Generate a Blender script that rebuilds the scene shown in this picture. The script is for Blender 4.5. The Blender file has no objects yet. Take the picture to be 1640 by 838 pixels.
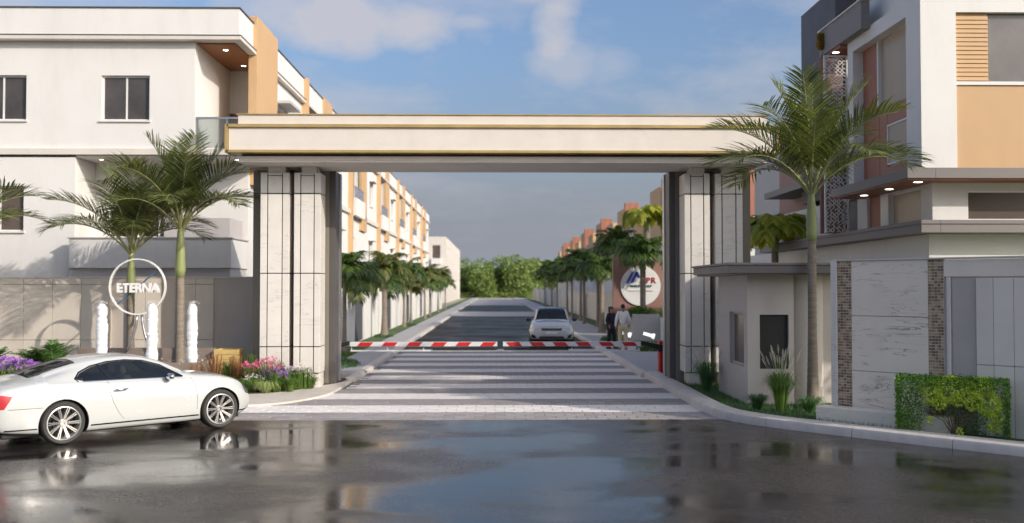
import bpy, bmesh, math, random
import numpy as np
from mathutils import Vector, Matrix, noise
from mathutils.bvhtree import BVHTree
R = math.radians
random.seed(7); rng = np.random.default_rng(7)
scene = bpy.context.scene
COL = scene.collection

# ------------------------------------------------------------------ camera
CAM_H, FPX = 2.55, 1594.0
YAW, PITCH = math.atan(27/FPX), math.atan(41/FPX)
cd = bpy.data.cameras.new('camera'); cam = bpy.data.objects.new('camera', cd); COL.objects.link(cam)
cam.location = (0, 0, CAM_H); cam.rotation_euler = (math.pi/2+PITCH, 0, -YAW)
cd.sensor_width = 36; cd.lens = 36*FPX/1640; cd.clip_end = 3000; cd.clip_start = .1
cd.dof.use_dof = True; cd.dof.focus_distance = 19.5; cd.dof.aperture_fstop = .85
scene.camera = cam

# ------------------------------------------------------------------ sky and sun
SUN = Vector((1.67, -1.25, 1.0)).normalized()
SEL = math.asin(SUN.z); SAZ = math.atan2(SUN.x, SUN.y)
w = bpy.data.worlds.new('World'); scene.world = w; w.use_nodes = True
nt = w.node_tree; nt.nodes.clear(); N = nt.nodes.new; L = nt.links.new
out = N('ShaderNodeOutputWorld'); bg = N('ShaderNodeBackground'); bg.inputs['Strength'].default_value = .15
sky = N('ShaderNodeTexSky'); sky.sky_type = 'NISHITA'; sky.sun_disc = False
sky.sun_elevation = SEL; sky.sun_rotation = SAZ; sky.air_density = 1.0; sky.dust_density = 5.0; sky.ozone_density = 1.5
tc = N('ShaderNodeTexCoord'); sep = N('ShaderNodeSeparateXYZ'); L(tc.outputs['Generated'], sep.inputs[0])
def mth(op, a, b=None, clamp=False):
    n = N('ShaderNodeMath'); n.operation = op; n.use_clamp = clamp
    for i, v in enumerate((a, b)):
        if v is None: continue
        if isinstance(v, (int, float)): n.inputs[i].default_value = v
        else: L(v, n.inputs[i])
    return n.outputs[0]
zz = mth('MAXIMUM', sep.outputs['Z'], 0.0); den = mth('ADD', zz, .22)
cmb = N('ShaderNodeCombineXYZ'); L(mth('DIVIDE', sep.outputs['X'], den), cmb.inputs[0]); L(mth('DIVIDE', sep.outputs['Y'], den), cmb.inputs[1])
cn = N('ShaderNodeTexNoise'); cn.inputs['Scale'].default_value = 2.1; cn.inputs['Detail'].default_value = 9; cn.inputs['Roughness'].default_value = .58
mp = N('ShaderNodeMapping'); mp.inputs['Location'].default_value = (3.55, 1.35, .3); L(cmb.outputs[0], mp.inputs[0]); L(mp.outputs[0], cn.inputs['Vector'])
cr = N('ShaderNodeValToRGB'); cr.color_ramp.elements[0].position = .45; cr.color_ramp.elements[1].position = .68
cr.color_ramp.elements[1].color = (.75, .75, .75, 1); L(cn.outputs['Fac'], cr.inputs[0])
hz = N('ShaderNodeMapRange'); hz.inputs['From Min'].default_value = 0.0; hz.inputs['From Max'].default_value = .24
hz.inputs['To Min'].default_value = .95; hz.inputs['To Max'].default_value = 0.0; hz.interpolation_type = 'SMOOTHSTEP'; L(zz, hz.inputs['Value'])
m0 = N('ShaderNodeMixRGB'); m0.blend_type = 'MULTIPLY'; m0.inputs[0].default_value = 1; m0.inputs[2].default_value = (.88, .97, 1.12, 1); L(sky.outputs[0], m0.inputs[1])
m1 = N('ShaderNodeMixRGB'); m1.inputs[2].default_value = (1.85, 1.95, 2.28, 1); L(hz.outputs[0], m1.inputs[0])
m2 = N('ShaderNodeMixRGB'); m2.inputs[2].default_value = (3.5, 3.4, 3.6, 1)
# two named cumulus banks over the street, broken up by the same noise
yy = mth('MAXIMUM', sep.outputs['Y'], .05); uu = mth('DIVIDE', sep.outputs['X'], yy); vv = mth('DIVIDE', sep.outputs['Z'], yy)
cn2 = N('ShaderNodeTexNoise'); cn2.inputs['Scale'].default_value = 11; cn2.inputs['Detail'].default_value = 8; cn2.inputs['Roughness'].default_value = .6
mp2 = N('ShaderNodeMapping'); mp2.inputs['Scale'].default_value = (1, 1, 1.7); L(tc.outputs['Generated'], mp2.inputs[0]); L(mp2.outputs[0], cn2.inputs['Vector'])
total = mth('MULTIPLY', cr.outputs[0], .75)
for u0, v0, a, b, s_ in ((-.165,.268,.085,.040,1.0),(-.085,.262,.055,.028,1.0),(-.22,.285,.07,.03,.8),(.062,.272,.028,.055,.95),(.075,.225,.045,.030,.6),(.118,.222,.035,.028,.5),(.045,.30,.05,.02,.8),(-.03,.267,.03,.01,.6)):
    d = mth('ADD', mth('POWER', mth('DIVIDE', mth('SUBTRACT', uu, u0), a), 2.0), mth('POWER', mth('DIVIDE', mth('SUBTRACT', vv, v0), b), 2.0))
    e = mth('MULTIPLY', mth('SUBTRACT', mth('ADD', mth('SUBTRACT', 1.0, d), mth('MULTIPLY', cn2.outputs['Fac'], 2.6)), 1.30), .8*s_, True)
    e = mth('MULTIPLY', e, mth('GREATER_THAN', sep.outputs['Y'], .1)); total = mth('MAXIMUM', total, mth('MINIMUM', e, .8*s_))
L(total, m2.inputs[0]); L(m0.outputs[0], m2.inputs[1]); L(m2.outputs[0], m1.inputs[1])
L(m1.outputs[0], bg.inputs['Color']); L(bg.outputs[0], out.inputs['Surface'])
sl = bpy.data.lights.new('sun', 'SUN'); so = bpy.data.objects.new('sun', sl); COL.objects.link(so)
sl.energy = 2.95; sl.angle = R(.6); sl.color = (1, .92, .81); so.rotation_euler = (-SUN).to_track_quat('-Z', 'Y').to_euler()
so.location = (30, -20, 30)
vs = scene.view_settings; vs.view_transform = 'Standard'; vs.look = 'None'; vs.exposure = 0.22; vs.gamma = 1

# ------------------------------------------------------------------ helpers
def ray(px, py):
    v = Vector(((px-820)/FPX, (419-py)/FPX, -1)); return cam.rotation_euler.to_matrix() @ v
def at(px, py, Y):
    r = ray(px, py); t = Y/r.y; return Vector((r.x*t, Y, CAM_H+r.z*t))
def gr(px, py, z=0):
    r = ray(px, py); t = (z-CAM_H)/r.z; return Vector((r.x*t, r.y*t, z))

def tag(o, label=None, cat=None, group=None, kind=None):
    if label: o['label'] = label
    if cat: o['category'] = cat
    if group: o['group'] = group
    if kind: o['kind'] = kind
    return o
def thing(name, loc, label=None, cat=None, group=None, rz=0):
    o = bpy.data.objects.new(name, None); COL.objects.link(o); o.location = loc; o.rotation_euler = (0, 0, rz)
    o.empty_display_size = .2
    return tag(o, label, cat, group)
def rootoff(p):
    o = Vector((0, 0, 0))
    while p is not None: o += Vector(p.location); p = p.parent
    return o
class MB:
    def __init__(s): s.v = []; s.f = []
    def add(s, vs, fs):
        b = len(s.v); s.v += [tuple(v) for v in vs]; s.f += [tuple(i+b for i in f) for f in fs]; return s
    def box(s, x0, x1, y0, y1, z0, z1):
        if x0 > x1: x0, x1 = x1, x0
        if y0 > y1: y0, y1 = y1, y0
        if z0 > z1: z0, z1 = z1, z0
        return s.add([(x0,y0,z0),(x1,y0,z0),(x1,y1,z0),(x0,y1,z0),(x0,y0,z1),(x1,y0,z1),(x1,y1,z1),(x0,y1,z1)],
              [(3,2,1,0),(4,5,6,7),(0,1,5,4),(1,2,6,5),(2,3,7,6),(3,0,4,7)])
    def xbox(s, M, x0, x1, y0, y1, z0, z1):
        t = MB().box(x0, x1, y0, y1, z0, z1); return s.add([M @ Vector(v) for v in t.v], t.f)
    def prism(s, pts, z0, z1):
        n = len(pts); a = sum(pts[i][0]*pts[(i+1)%n][1]-pts[(i+1)%n][0]*pts[i][1] for i in range(n))
        if a < 0: pts = pts[::-1]
        return s.add([(p[0],p[1],z0) for p in pts]+[(p[0],p[1],z1) for p in pts],
              [tuple(range(n))[::-1], tuple(range(n,2*n))]+[(i,(i+1)%n,n+(i+1)%n,n+i) for i in range(n)])
    def tube(s, path, rad, n=8, cap=True):
        P = [Vector(p) for p in path]; 
        if isinstance(rad, (int, float)): rad = [rad]*len(P)
        vs = []; fs = []
        for i, p in enumerate(P):
            t = (P[min(i+1,len(P)-1)]-P[max(i-1,0)]).normalized()
            ref = Vector((0,0,1)) if abs(t.z) < .9 else Vector((1,0,0))
            a = t.cross(ref).normalized(); b = t.cross(a).normalized()
            for k in range(n):
                th = 2*math.pi*k/n; vs.append(p+(a*math.cos(th)+b*math.sin(th))*rad[i])
        for i in range(len(P)-1):
            for k in range(n):
                k2 = (k+1)%n; fs.append((i*n+k, (i+1)*n+k, (i+1)*n+k2, i*n+k2))
        if cap: fs.append(tuple(range(n))); fs.append(tuple(range((len(P)-1)*n, len(P)*n))[::-1])
        return s.add(vs, fs)
    def lathe(s, prof, n=24, M=None, closed=False):
        """prof: (radius, height) about local Z"""
        M = M or Matrix(); vs = []; fs = []; m = len(prof)
        for k in range(n):
            th = 2*math.pi*k/n
            for r, h in prof: vs.append(M @ Vector((r*math.cos(th), r*math.sin(th), h)))
        for k in range(n):
            k2 = (k+1)%n
            for i in range(m if closed else m-1):
                i2 = (i+1)%m; fs.append((k*m+i, k2*m+i, k2*m+i2, k*m+i2))
        if not closed:
            if prof[0][0] > 1e-5: fs.append(tuple(k*m for k in range(n))[::-1])
            if prof[-1][0] > 1e-5: fs.append(tuple(k*m+m-1 for k in range(n)))
        return s.add(vs, fs)
    def mesh(s, name, off=Vector((0,0,0))):
        me = bpy.data.meshes.new(name); me.from_pydata([(v[0]-off[0],v[1]-off[1],v[2]-off[2]) for v in s.v], [], s.f); me.update(); return me
    def build(s, name, mat, parent=None, local=False, smooth=False, bevel=0, seg=2, label=None):
        off = Vector((0,0,0)) if local or parent is None else rootoff(parent)
        me = s.mesh(name, off)
        return link(name, me, mat, parent, smooth, bevel, seg, label)
def link(name, me, mat, parent=None, smooth=False, bevel=0, seg=2, label=None):
    o = bpy.data.objects.new(name, me); COL.objects.link(o)
    if mat is not None and not me.materials: me.materials.append(mat)
    if smooth:
        me.polygons.foreach_set('use_smooth', [True]*len(me.polygons))
        if smooth != True: me.set_sharp_from_angle(angle=R(smooth))
    if bevel:
        m = o.modifiers.new('bevel', 'BEVEL'); m.width = bevel; m.segments = seg; m.limit_method = 'ANGLE'
    if parent is not None: o.parent = parent
    if label: o['label'] = label
    return o
def B(name, mat, parent, *boxes, **k):
    m = MB()
    for b in boxes: m.box(*b)
    return m.build(name, mat, parent, **k)
def children(o): return [c for c in list(COL.objects) if c.parent == o]
KIDS = {}
def copy_tree(o, parent=None, kids=None):
    if kids is None:
        kids = {}
        for c in COL.objects:
            if c.parent is not None: kids.setdefault(c.parent, []).append(c)
    c = o.copy(); COL.objects.link(c)
    if parent is not None: c.parent = parent
    for ch in kids.get(o, []): copy_tree(ch, c, kids)
    return c
def ev(o):
    dg = bpy.context.evaluated_depsgraph_get(); return bpy.data.meshes.new_from_object(o.evaluated_get(dg), depsgraph=dg)
def text_mesh(body, size, depth, name='lettering', bold=0.0, spacing=1.0):
    cu = bpy.data.curves.new(name, 'FONT'); cu.body = body; cu.size = size; cu.extrude = depth; cu.align_x = 'CENTER'; cu.align_y = 'CENTER'
    cu.offset = bold; cu.space_character = spacing; cu.resolution_u = 3
    o = bpy.data.objects.new(name, cu); COL.objects.link(o); me = ev(o)
    COL.objects.unlink(o); bpy.data.objects.remove(o); me.name = name; return me

# ------------------------------------------------------------------ materials
def mat(name, col, rough=.6, var=.08, scale=3.0, bump=0.0, bscale=40.0, metal=0.0, rnd=0.0, stretch=None, dirt=0.0, spec=.5, coord='Object', coat=0.0):
    m = bpy.data.materials.new(name); m.use_nodes = True; nt = m.node_tree; b = nt.nodes['Principled BSDF']; N = nt.nodes.new; L = nt.links.new
    b.inputs['Roughness'].default_value = rough; b.inputs['Metallic'].default_value = metal; b.inputs['Specular IOR Level'].default_value = spec
    b.inputs['Coat Weight'].default_value = coat; b.inputs['Coat Roughness'].default_value = .03
    tc = N('ShaderNodeTexCoord'); mp = N('ShaderNodeMapping'); L(tc.outputs[coord], mp.inputs[0])
    if stretch: mp.inputs['Scale'].default_value = stretch
    n = N('ShaderNodeTexNoise'); n.inputs['Scale'].default_value = scale; n.inputs['Detail'].default_value = 6; n.inputs['Roughness'].default_value = .6; L(mp.outputs[0], n.inputs['Vector'])
    mr = N('ShaderNodeMapRange'); mr.inputs['From Min'].default_value = .3; mr.inputs['From Max'].default_value = .7
    mr.inputs['To Min'].default_value = 1-var; mr.inputs['To Max'].default_value = 1+var; L(n.outputs['Fac'], mr.inputs['Value'])
    val = mr.outputs[0]
    if rnd:
        oi = N('ShaderNodeObjectInfo'); m2 = N('ShaderNodeMapRange'); m2.inputs['To Min'].default_value = 1-rnd; m2.inputs['To Max'].default_value = 1+rnd
        L(oi.outputs['Random'], m2.inputs['Value']); mm = N('ShaderNodeMath'); mm.operation = 'MULTIPLY'; L(val, mm.inputs[0]); L(m2.outputs[0], mm.inputs[1]); val = mm.outputs[0]
    vm = N('ShaderNodeVectorMath'); vm.operation = 'SCALE'; vm.inputs[0].default_value = col[:3]; L(val, vm.inputs['Scale'])
    c = vm.outputs[0]
    if dirt:
        n2 = N('ShaderNodeTexNoise'); n2.inputs['Scale'].default_value = 1.1; n2.inputs['Detail'].default_value = 8; n2.inputs['Roughness'].default_value = .7
        mp2 = N('ShaderNodeMapping'); mp2.inputs['Scale'].default_value = (1.6, 1.6, .35); L(tc.outputs[coord], mp2.inputs[0]); L(mp2.outputs[0], n2.inputs['Vector'])
        r2 = N('ShaderNodeMapRange'); r2.inputs['From Min'].default_value = .5; r2.inputs['From Max'].default_value = .8; r2.inputs['To Max'].default_value = dirt; L(n2.outputs['Fac'], r2.inputs['Value'])
        mx = N('ShaderNodeMixRGB'); mx.inputs[2].default_value = (col[0]*.55, col[1]*.5, col[2]*.43, 1); L(r2.outputs[0], mx.inputs[0]); L(c, mx.inputs[1]); c = mx.outputs[0]
    L(c, b.inputs['Base Color'])
    rr = N('ShaderNodeMapRange'); rr.inputs['From Min'].default_value = .3; rr.inputs['From Max'].default_value = .7; rr.inputs['To Min'].default_value = max(.02, rough-.08); rr.inputs['To Max'].default_value = min(1, rough+.08)
    L(n.outputs['Fac'], rr.inputs['Value']); L(rr.outputs[0], b.inputs['Roughness'])
    if bump:
        n3 = N('ShaderNodeTexNoise'); n3.inputs['Scale'].default_value = bscale; n3.inputs['Detail'].default_value = 4; L(tc.outputs[coord], n3.inputs['Vector'])
        bp = N('ShaderNodeBump'); bp.inputs['Strength'].default_value = bump; bp.inputs['Distance'].default_value = .02; L(n3.outputs['Fac'], bp.inputs['Height']); L(bp.outputs[0], b.inputs['Normal'])
    return m
def marble(name, col, vein, amt=.6, sc=1.0, rough=.35):
    m = mat(name, col, rough, .05, 2.0, .04, 60, rnd=.03); nt = m.node_tree; N = nt.nodes.new; L = nt.links.new; b = nt.nodes['Principled BSDF']
    src = b.inputs['Base Color'].links[0].from_socket
    g = N('ShaderNodeNewGeometry'); mp = N('ShaderNodeMapping'); mp.inputs['Scale'].default_value = (.55*sc, .55*sc, 3.6*sc); L(g.outputs['Position'], mp.inputs[0])
    n = N('ShaderNodeTexNoise'); n.inputs['Scale'].default_value = 1.1; n.inputs['Detail'].default_value = 7; n.inputs['Roughness'].default_value = .62; n.inputs['Distortion'].default_value = .9; L(mp.outputs[0], n.inputs['Vector'])
    s1 = N('ShaderNodeMath'); s1.operation = 'SUBTRACT'; s1.inputs[1].default_value = .5; L(n.outputs['Fac'], s1.inputs[0])
    s2 = N('ShaderNodeMath'); s2.operation = 'ABSOLUTE'; L(s1.outputs[0], s2.inputs[0])
    r = N('ShaderNodeMapRange'); r.inputs['From Min'].default_value = 0; r.inputs['From Max'].default_value = .012; r.inputs['To Min'].default_value = amt; r.inputs['To Max'].default_value = 0; L(s2.outputs[0], r.inputs['Value'])
    n2 = N('ShaderNodeTexNoise'); n2.inputs['Scale'].default_value = 1.6; L(g.outputs['Position'], n2.inputs['Vector'])
    r2 = N('ShaderNodeMapRange'); r2.inputs['From Min'].default_value = .46; r2.inputs['From Max'].default_value = .6; L(n2.outputs['Fac'], r2.inputs['Value'])
    mu = N('ShaderNodeMath'); mu.operation = 'MULTIPLY'; L(r.outputs[0], mu.inputs[0]); L(r2.outputs[0], mu.inputs[1])
    mx = N('ShaderNodeMixRGB'); mx.inputs[2].default_value = (*vein, 1); L(mu.outputs[0], mx.inputs[0]); L(src, mx.inputs[1]); L(mx.outputs[0], b.inputs['Base Color'])
    return m
def leafmat(name, col, col2, trans=.35, rough=.45, scale=2.0, tint=(1.5,1.5,.7)):
    m = bpy.data.materials.new(name); m.use_nodes = True; nt = m.node_tree; nt.nodes.clear(); N = nt.nodes.new; L = nt.links.new
    out = N('ShaderNodeOutputMaterial'); b = N('ShaderNodeBsdfPrincipled'); t = N('ShaderNodeBsdfTranslucent'); mx = N('ShaderNodeMixShader'); mx.inputs[0].default_value = trans
    g = N('ShaderNodeNewGeometry'); n = N('ShaderNodeTexNoise'); n.inputs['Scale'].default_value = scale; n.inputs['Detail'].default_value = 3; L(g.outputs['Position'], n.inputs['Vector'])
    ad = N('ShaderNodeMath'); ad.operation = 'ADD'; L(n.outputs['Fac'], ad.inputs[0])
    ms = N('ShaderNodeMath'); ms.operation = 'MULTIPLY_ADD'; L(g.outputs['Random Per Island'], ms.inputs[0]); ms.inputs[1].default_value = .5; ms.inputs[2].default_value = -.25; L(ms.outputs[0], ad.inputs[1])
    r = N('ShaderNodeValToRGB'); r.color_ramp.elements[0].position = .25; r.color_ramp.elements[1].position = .75; r.color_ramp.elements[0].color = (*col, 1); r.color_ramp.elements[1].color = (*col2, 1); L(ad.outputs[0], r.inputs[0])
    b.inputs['Roughness'].default_value = rough; b.inputs['Specular IOR Level'].default_value = .4
    L(r.outputs[0], b.inputs['Base Color'])
    sc = N('ShaderNodeMixRGB'); sc.blend_type = 'MULTIPLY'; sc.inputs[0].default_value = 1; sc.inputs[2].default_value = (*tint, 1); L(r.outputs[0], sc.inputs[1]); L(sc.outputs[0], t.inputs['Color'])
    L(b.outputs[0], mx.inputs[1]); L(t.outputs[0], mx.inputs[2]); L(mx.outputs[0], out.inputs['Surface'])
    return m
def emis(name, col, s):
    m = bpy.data.materials.new(name); m.use_nodes = True; b = m.node_tree.nodes['Principled BSDF']; b.inputs['Base Color'].default_value = (*col, 1)
    b.inputs['Emission Color'].default_value = (*col, 1); b.inputs['Emission Strength'].default_value = s; return m
def glassmat(name, tint, alpha, rough=.03):
    m = bpy.data.materials.new(name); m.use_nodes = True; nt = m.node_tree; nt.nodes.clear(); N = nt.nodes.new; L = nt.links.new
    out = N('ShaderNodeOutputMaterial'); b = N('ShaderNodeBsdfPrincipled'); b.inputs['Base Color'].default_value = (*tint, 1); b.inputs['Roughness'].default_value = rough; b.inputs['Specular IOR Level'].default_value = .8
    t = N('ShaderNodeBsdfTransparent'); t.inputs[0].default_value = (.75, .8, .8, 1); mx = N('ShaderNodeMixShader'); mx.inputs[0].default_value = alpha
    L(b.outputs[0], mx.inputs[1]); L(t.outputs[0], mx.inputs[2]); L(mx.outputs[0], out.inputs['Surface']); return m

WHITE = mat('white_paint', (.73,.71,.68), .75, .03, .7, .05, 120, dirt=.2)
CREAM = mat('cream_paint', (.66,.61,.55), .75, .05, .8, .05, 120, dirt=.25)
GREYP = mat('grey_paint', (.50,.47,.46), .75, .05, .8, .04, 120, dirt=.2)
DGREY = mat('dark_grey_paint', (.085,.085,.10), .6, .06, 1, .03, 100)
MGREY = mat('mid_grey_paint', (.22,.195,.185), .6, .06, 1, .03, 100)
ORANGE = mat('ochre_paint', (.56,.36,.19), .7, .05, .9, .05, 100, dirt=.1)
BROWN = mat('brown_cladding', (.34,.135,.08), .5, .15, 1.2, .05, 60, stretch=(6,6,.6))
PINKBR = mat('dusky_brown_cladding', (.30,.16,.13), .6, .08, 1.2, .04, 60)
WOOD = mat('timber_soffit', (.33,.13,.045), .45, .2, 1.6, .06, 50, stretch=(.6,8,6))
GOLD = mat('gold_trim', (.50,.36,.15), .35, .12, 2, .02, 60, metal=.35)
BRONZE = mat('bronze_slab', (.27,.235,.185), .5, .08, 1.2, .05, 50)
BRONZED = mat('dark_bronze', (.10,.09,.085), .5, .08, 1.2, .05, 50)
STONE = marble('pale_marble', (.72,.675,.615), (.25,.21,.18), .45, 1.0)
STONE2 = marble('veined_marble', (.89,.775,.645), (.12,.09,.08), .85, 1.0)
BEAMST = marble('beam_marble', (.70,.64,.57), (.5,.42,.34), .25, .7, .4)
JOINT = mat('joint_black', (.02,.02,.02), .8, .05)
CONC = mat('kerb_concrete', (.62,.565,.51), .8, .09, 5, .25, 90, rnd=.06, dirt=.3)
PAVE = mat('pavement_beige', (.62,.56,.49), .8, .1, 3, .2, 80, dirt=.3)
WALK = mat('sidewalk_grey', (.40,.39,.40), .8, .08, 1.5, .15, 60)
PLIGHT = mat('paver_light', (.78,.73,.69), .9, .09, 6, .08, 70, rnd=.06, dirt=.2)
PGREY = mat('paver_grey', (.34,.31,.30), .88, .12, 6, .3, 70, rnd=.12, dirt=.2)
SAND = mat('joint_sand', (.16,.145,.13), .9, .1, 8)
GROUND = mat('ground_earth', (.32,.29,.23), .95, .2, .3)
LAWN = mat('lawn_soil', (.07,.12,.035), .9, .3, 6, .4, 60)
SOIL = mat('soil', (.07,.05,.035), .95, .3, 8, .6, 50)
PAPER = mat('panel_beige', (.64,.57,.49), .75, .06, 1.2, .08, 80, rnd=.03, dirt=.25)
PANGREY = mat('panel_grey', (.54,.475,.42), .6, .06, 1.2, .05, 80, dirt=.2)
BOOTHP = mat('booth_render', (.50,.455,.42), .75, .06, 1.0, .08, 80, dirt=.25)
RED = mat('red_paint', (.62,.02,.015), .45, .06, 3)
WPAINT = mat('white_gloss', (.80,.79,.77), .35, .03, 3)
BLACK = mat('black_rubber', (.018,.018,.018), .6, .1, 8)
STEEL = mat('grey_steel', (.45,.45,.45), .35, .06, 4, metal=.8)
WINDK = mat('window_glass', (.075,.066,.062), .10, .35, .6, spec=.6)
WINBR = mat('brown_tinted_glass', (.11,.085,.07), .2, .08, 1, spec=.5)
WINRF = mat('reflective_glass', (.44,.36,.27), .35, .12, .8, spec=.22)
FRAMEW = mat('window_frame_white', (.72,.70,.67), .5, .02, 2)
LAMP = emis('lamp_glow', (1, .95, .85), 6)
TRUNK = mat('palm_trunk_bark', (.23,.19,.15), .85, .25, 5, .5, 40, stretch=(1,1,5))
TRUNKG = mat('palm_crownshaft', (.25,.28,.11), .45, .12, 4, stretch=(1,1,.4))
BARK = mat('bark', (.12,.085,.06), .9, .25, 6, .5, 40)
PALM = leafmat('palm_leaf', (.045,.068,.018), (.19,.215,.065), .34)
PALMD = leafmat('palm_leaf_dark', (.035,.075,.018), (.12,.18,.04), .3)
PALMY = leafmat('palm_leaf_yellow', (.22,.26,.03), (.46,.46,.06), .45)
RACH = mat('palm_rachis', (.30,.30,.13), .5, .1, 4)
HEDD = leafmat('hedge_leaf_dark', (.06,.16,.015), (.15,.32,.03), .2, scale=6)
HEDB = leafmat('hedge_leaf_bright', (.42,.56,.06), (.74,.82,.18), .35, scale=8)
TREEL = leafmat('tree_leaf', (.11,.18,.05), (.33,.40,.14), .35, scale=.5)
GRASS = leafmat('grass_blade', (.05,.11,.02), (.16,.26,.05), .35, scale=3)
GRASSP = leafmat('grass_blade_pale', (.20,.28,.08), (.48,.52,.25), .35, scale=3)
GRASSR = leafmat('grass_blade_red', (.25,.12,.06), (.42,.22,.10), .35, scale=3)
GRASSD = leafmat('grass_blade_dark', (.04,.11,.04), (.11,.22,.07), .25, scale=3)
PLUME = leafmat('plume_fluff', (.6,.55,.47), (.78,.72,.63), .35, .8, 6, (1,1,1))
PINK = leafmat('petal_pink', (.60,.10,.20), (.78,.26,.36), .3, scale=6, tint=(1.1,1,1))
PURPLE = leafmat('petal_purple', (.28,.10,.50), (.50,.22,.62), .3, scale=6, tint=(1.1,1,1.1))
WHITEF = leafmat('petal_white', (.6,.55,.5), (.78,.73,.7), .3, scale=6, tint=(1,1,1))
REDF = leafmat('petal_red', (.5,.04,.04), (.65,.1,.06), .3, scale=6)
WATERW = leafmat('water_foam', (.94,.94,.94), (.97,.97,.97), .25, .6, 8, (1,1,1))
BASIN = mat('basin_stone', (.24,.19,.16), .5, .1, 3, .1, 60)
WOODB = mat('planter_wood', (.60,.42,.16), .6, .2, 2, .1, 50, stretch=(1,1,6))
BLUE = mat('blue_paint', (.05,.10,.5), .4, .05)
BLUED = mat('slate_blue_bar', (.07,.13,.20), .4, .05)

PAPER2 = mat('panel_cream', (.82,.74,.64), .75, .06, 1.2, .08, 80, rnd=.03, dirt=.25)
ROOFD = mat('booth_roof_dark', (.13,.115,.11), .5, .06, 1, .04, 60)
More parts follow.
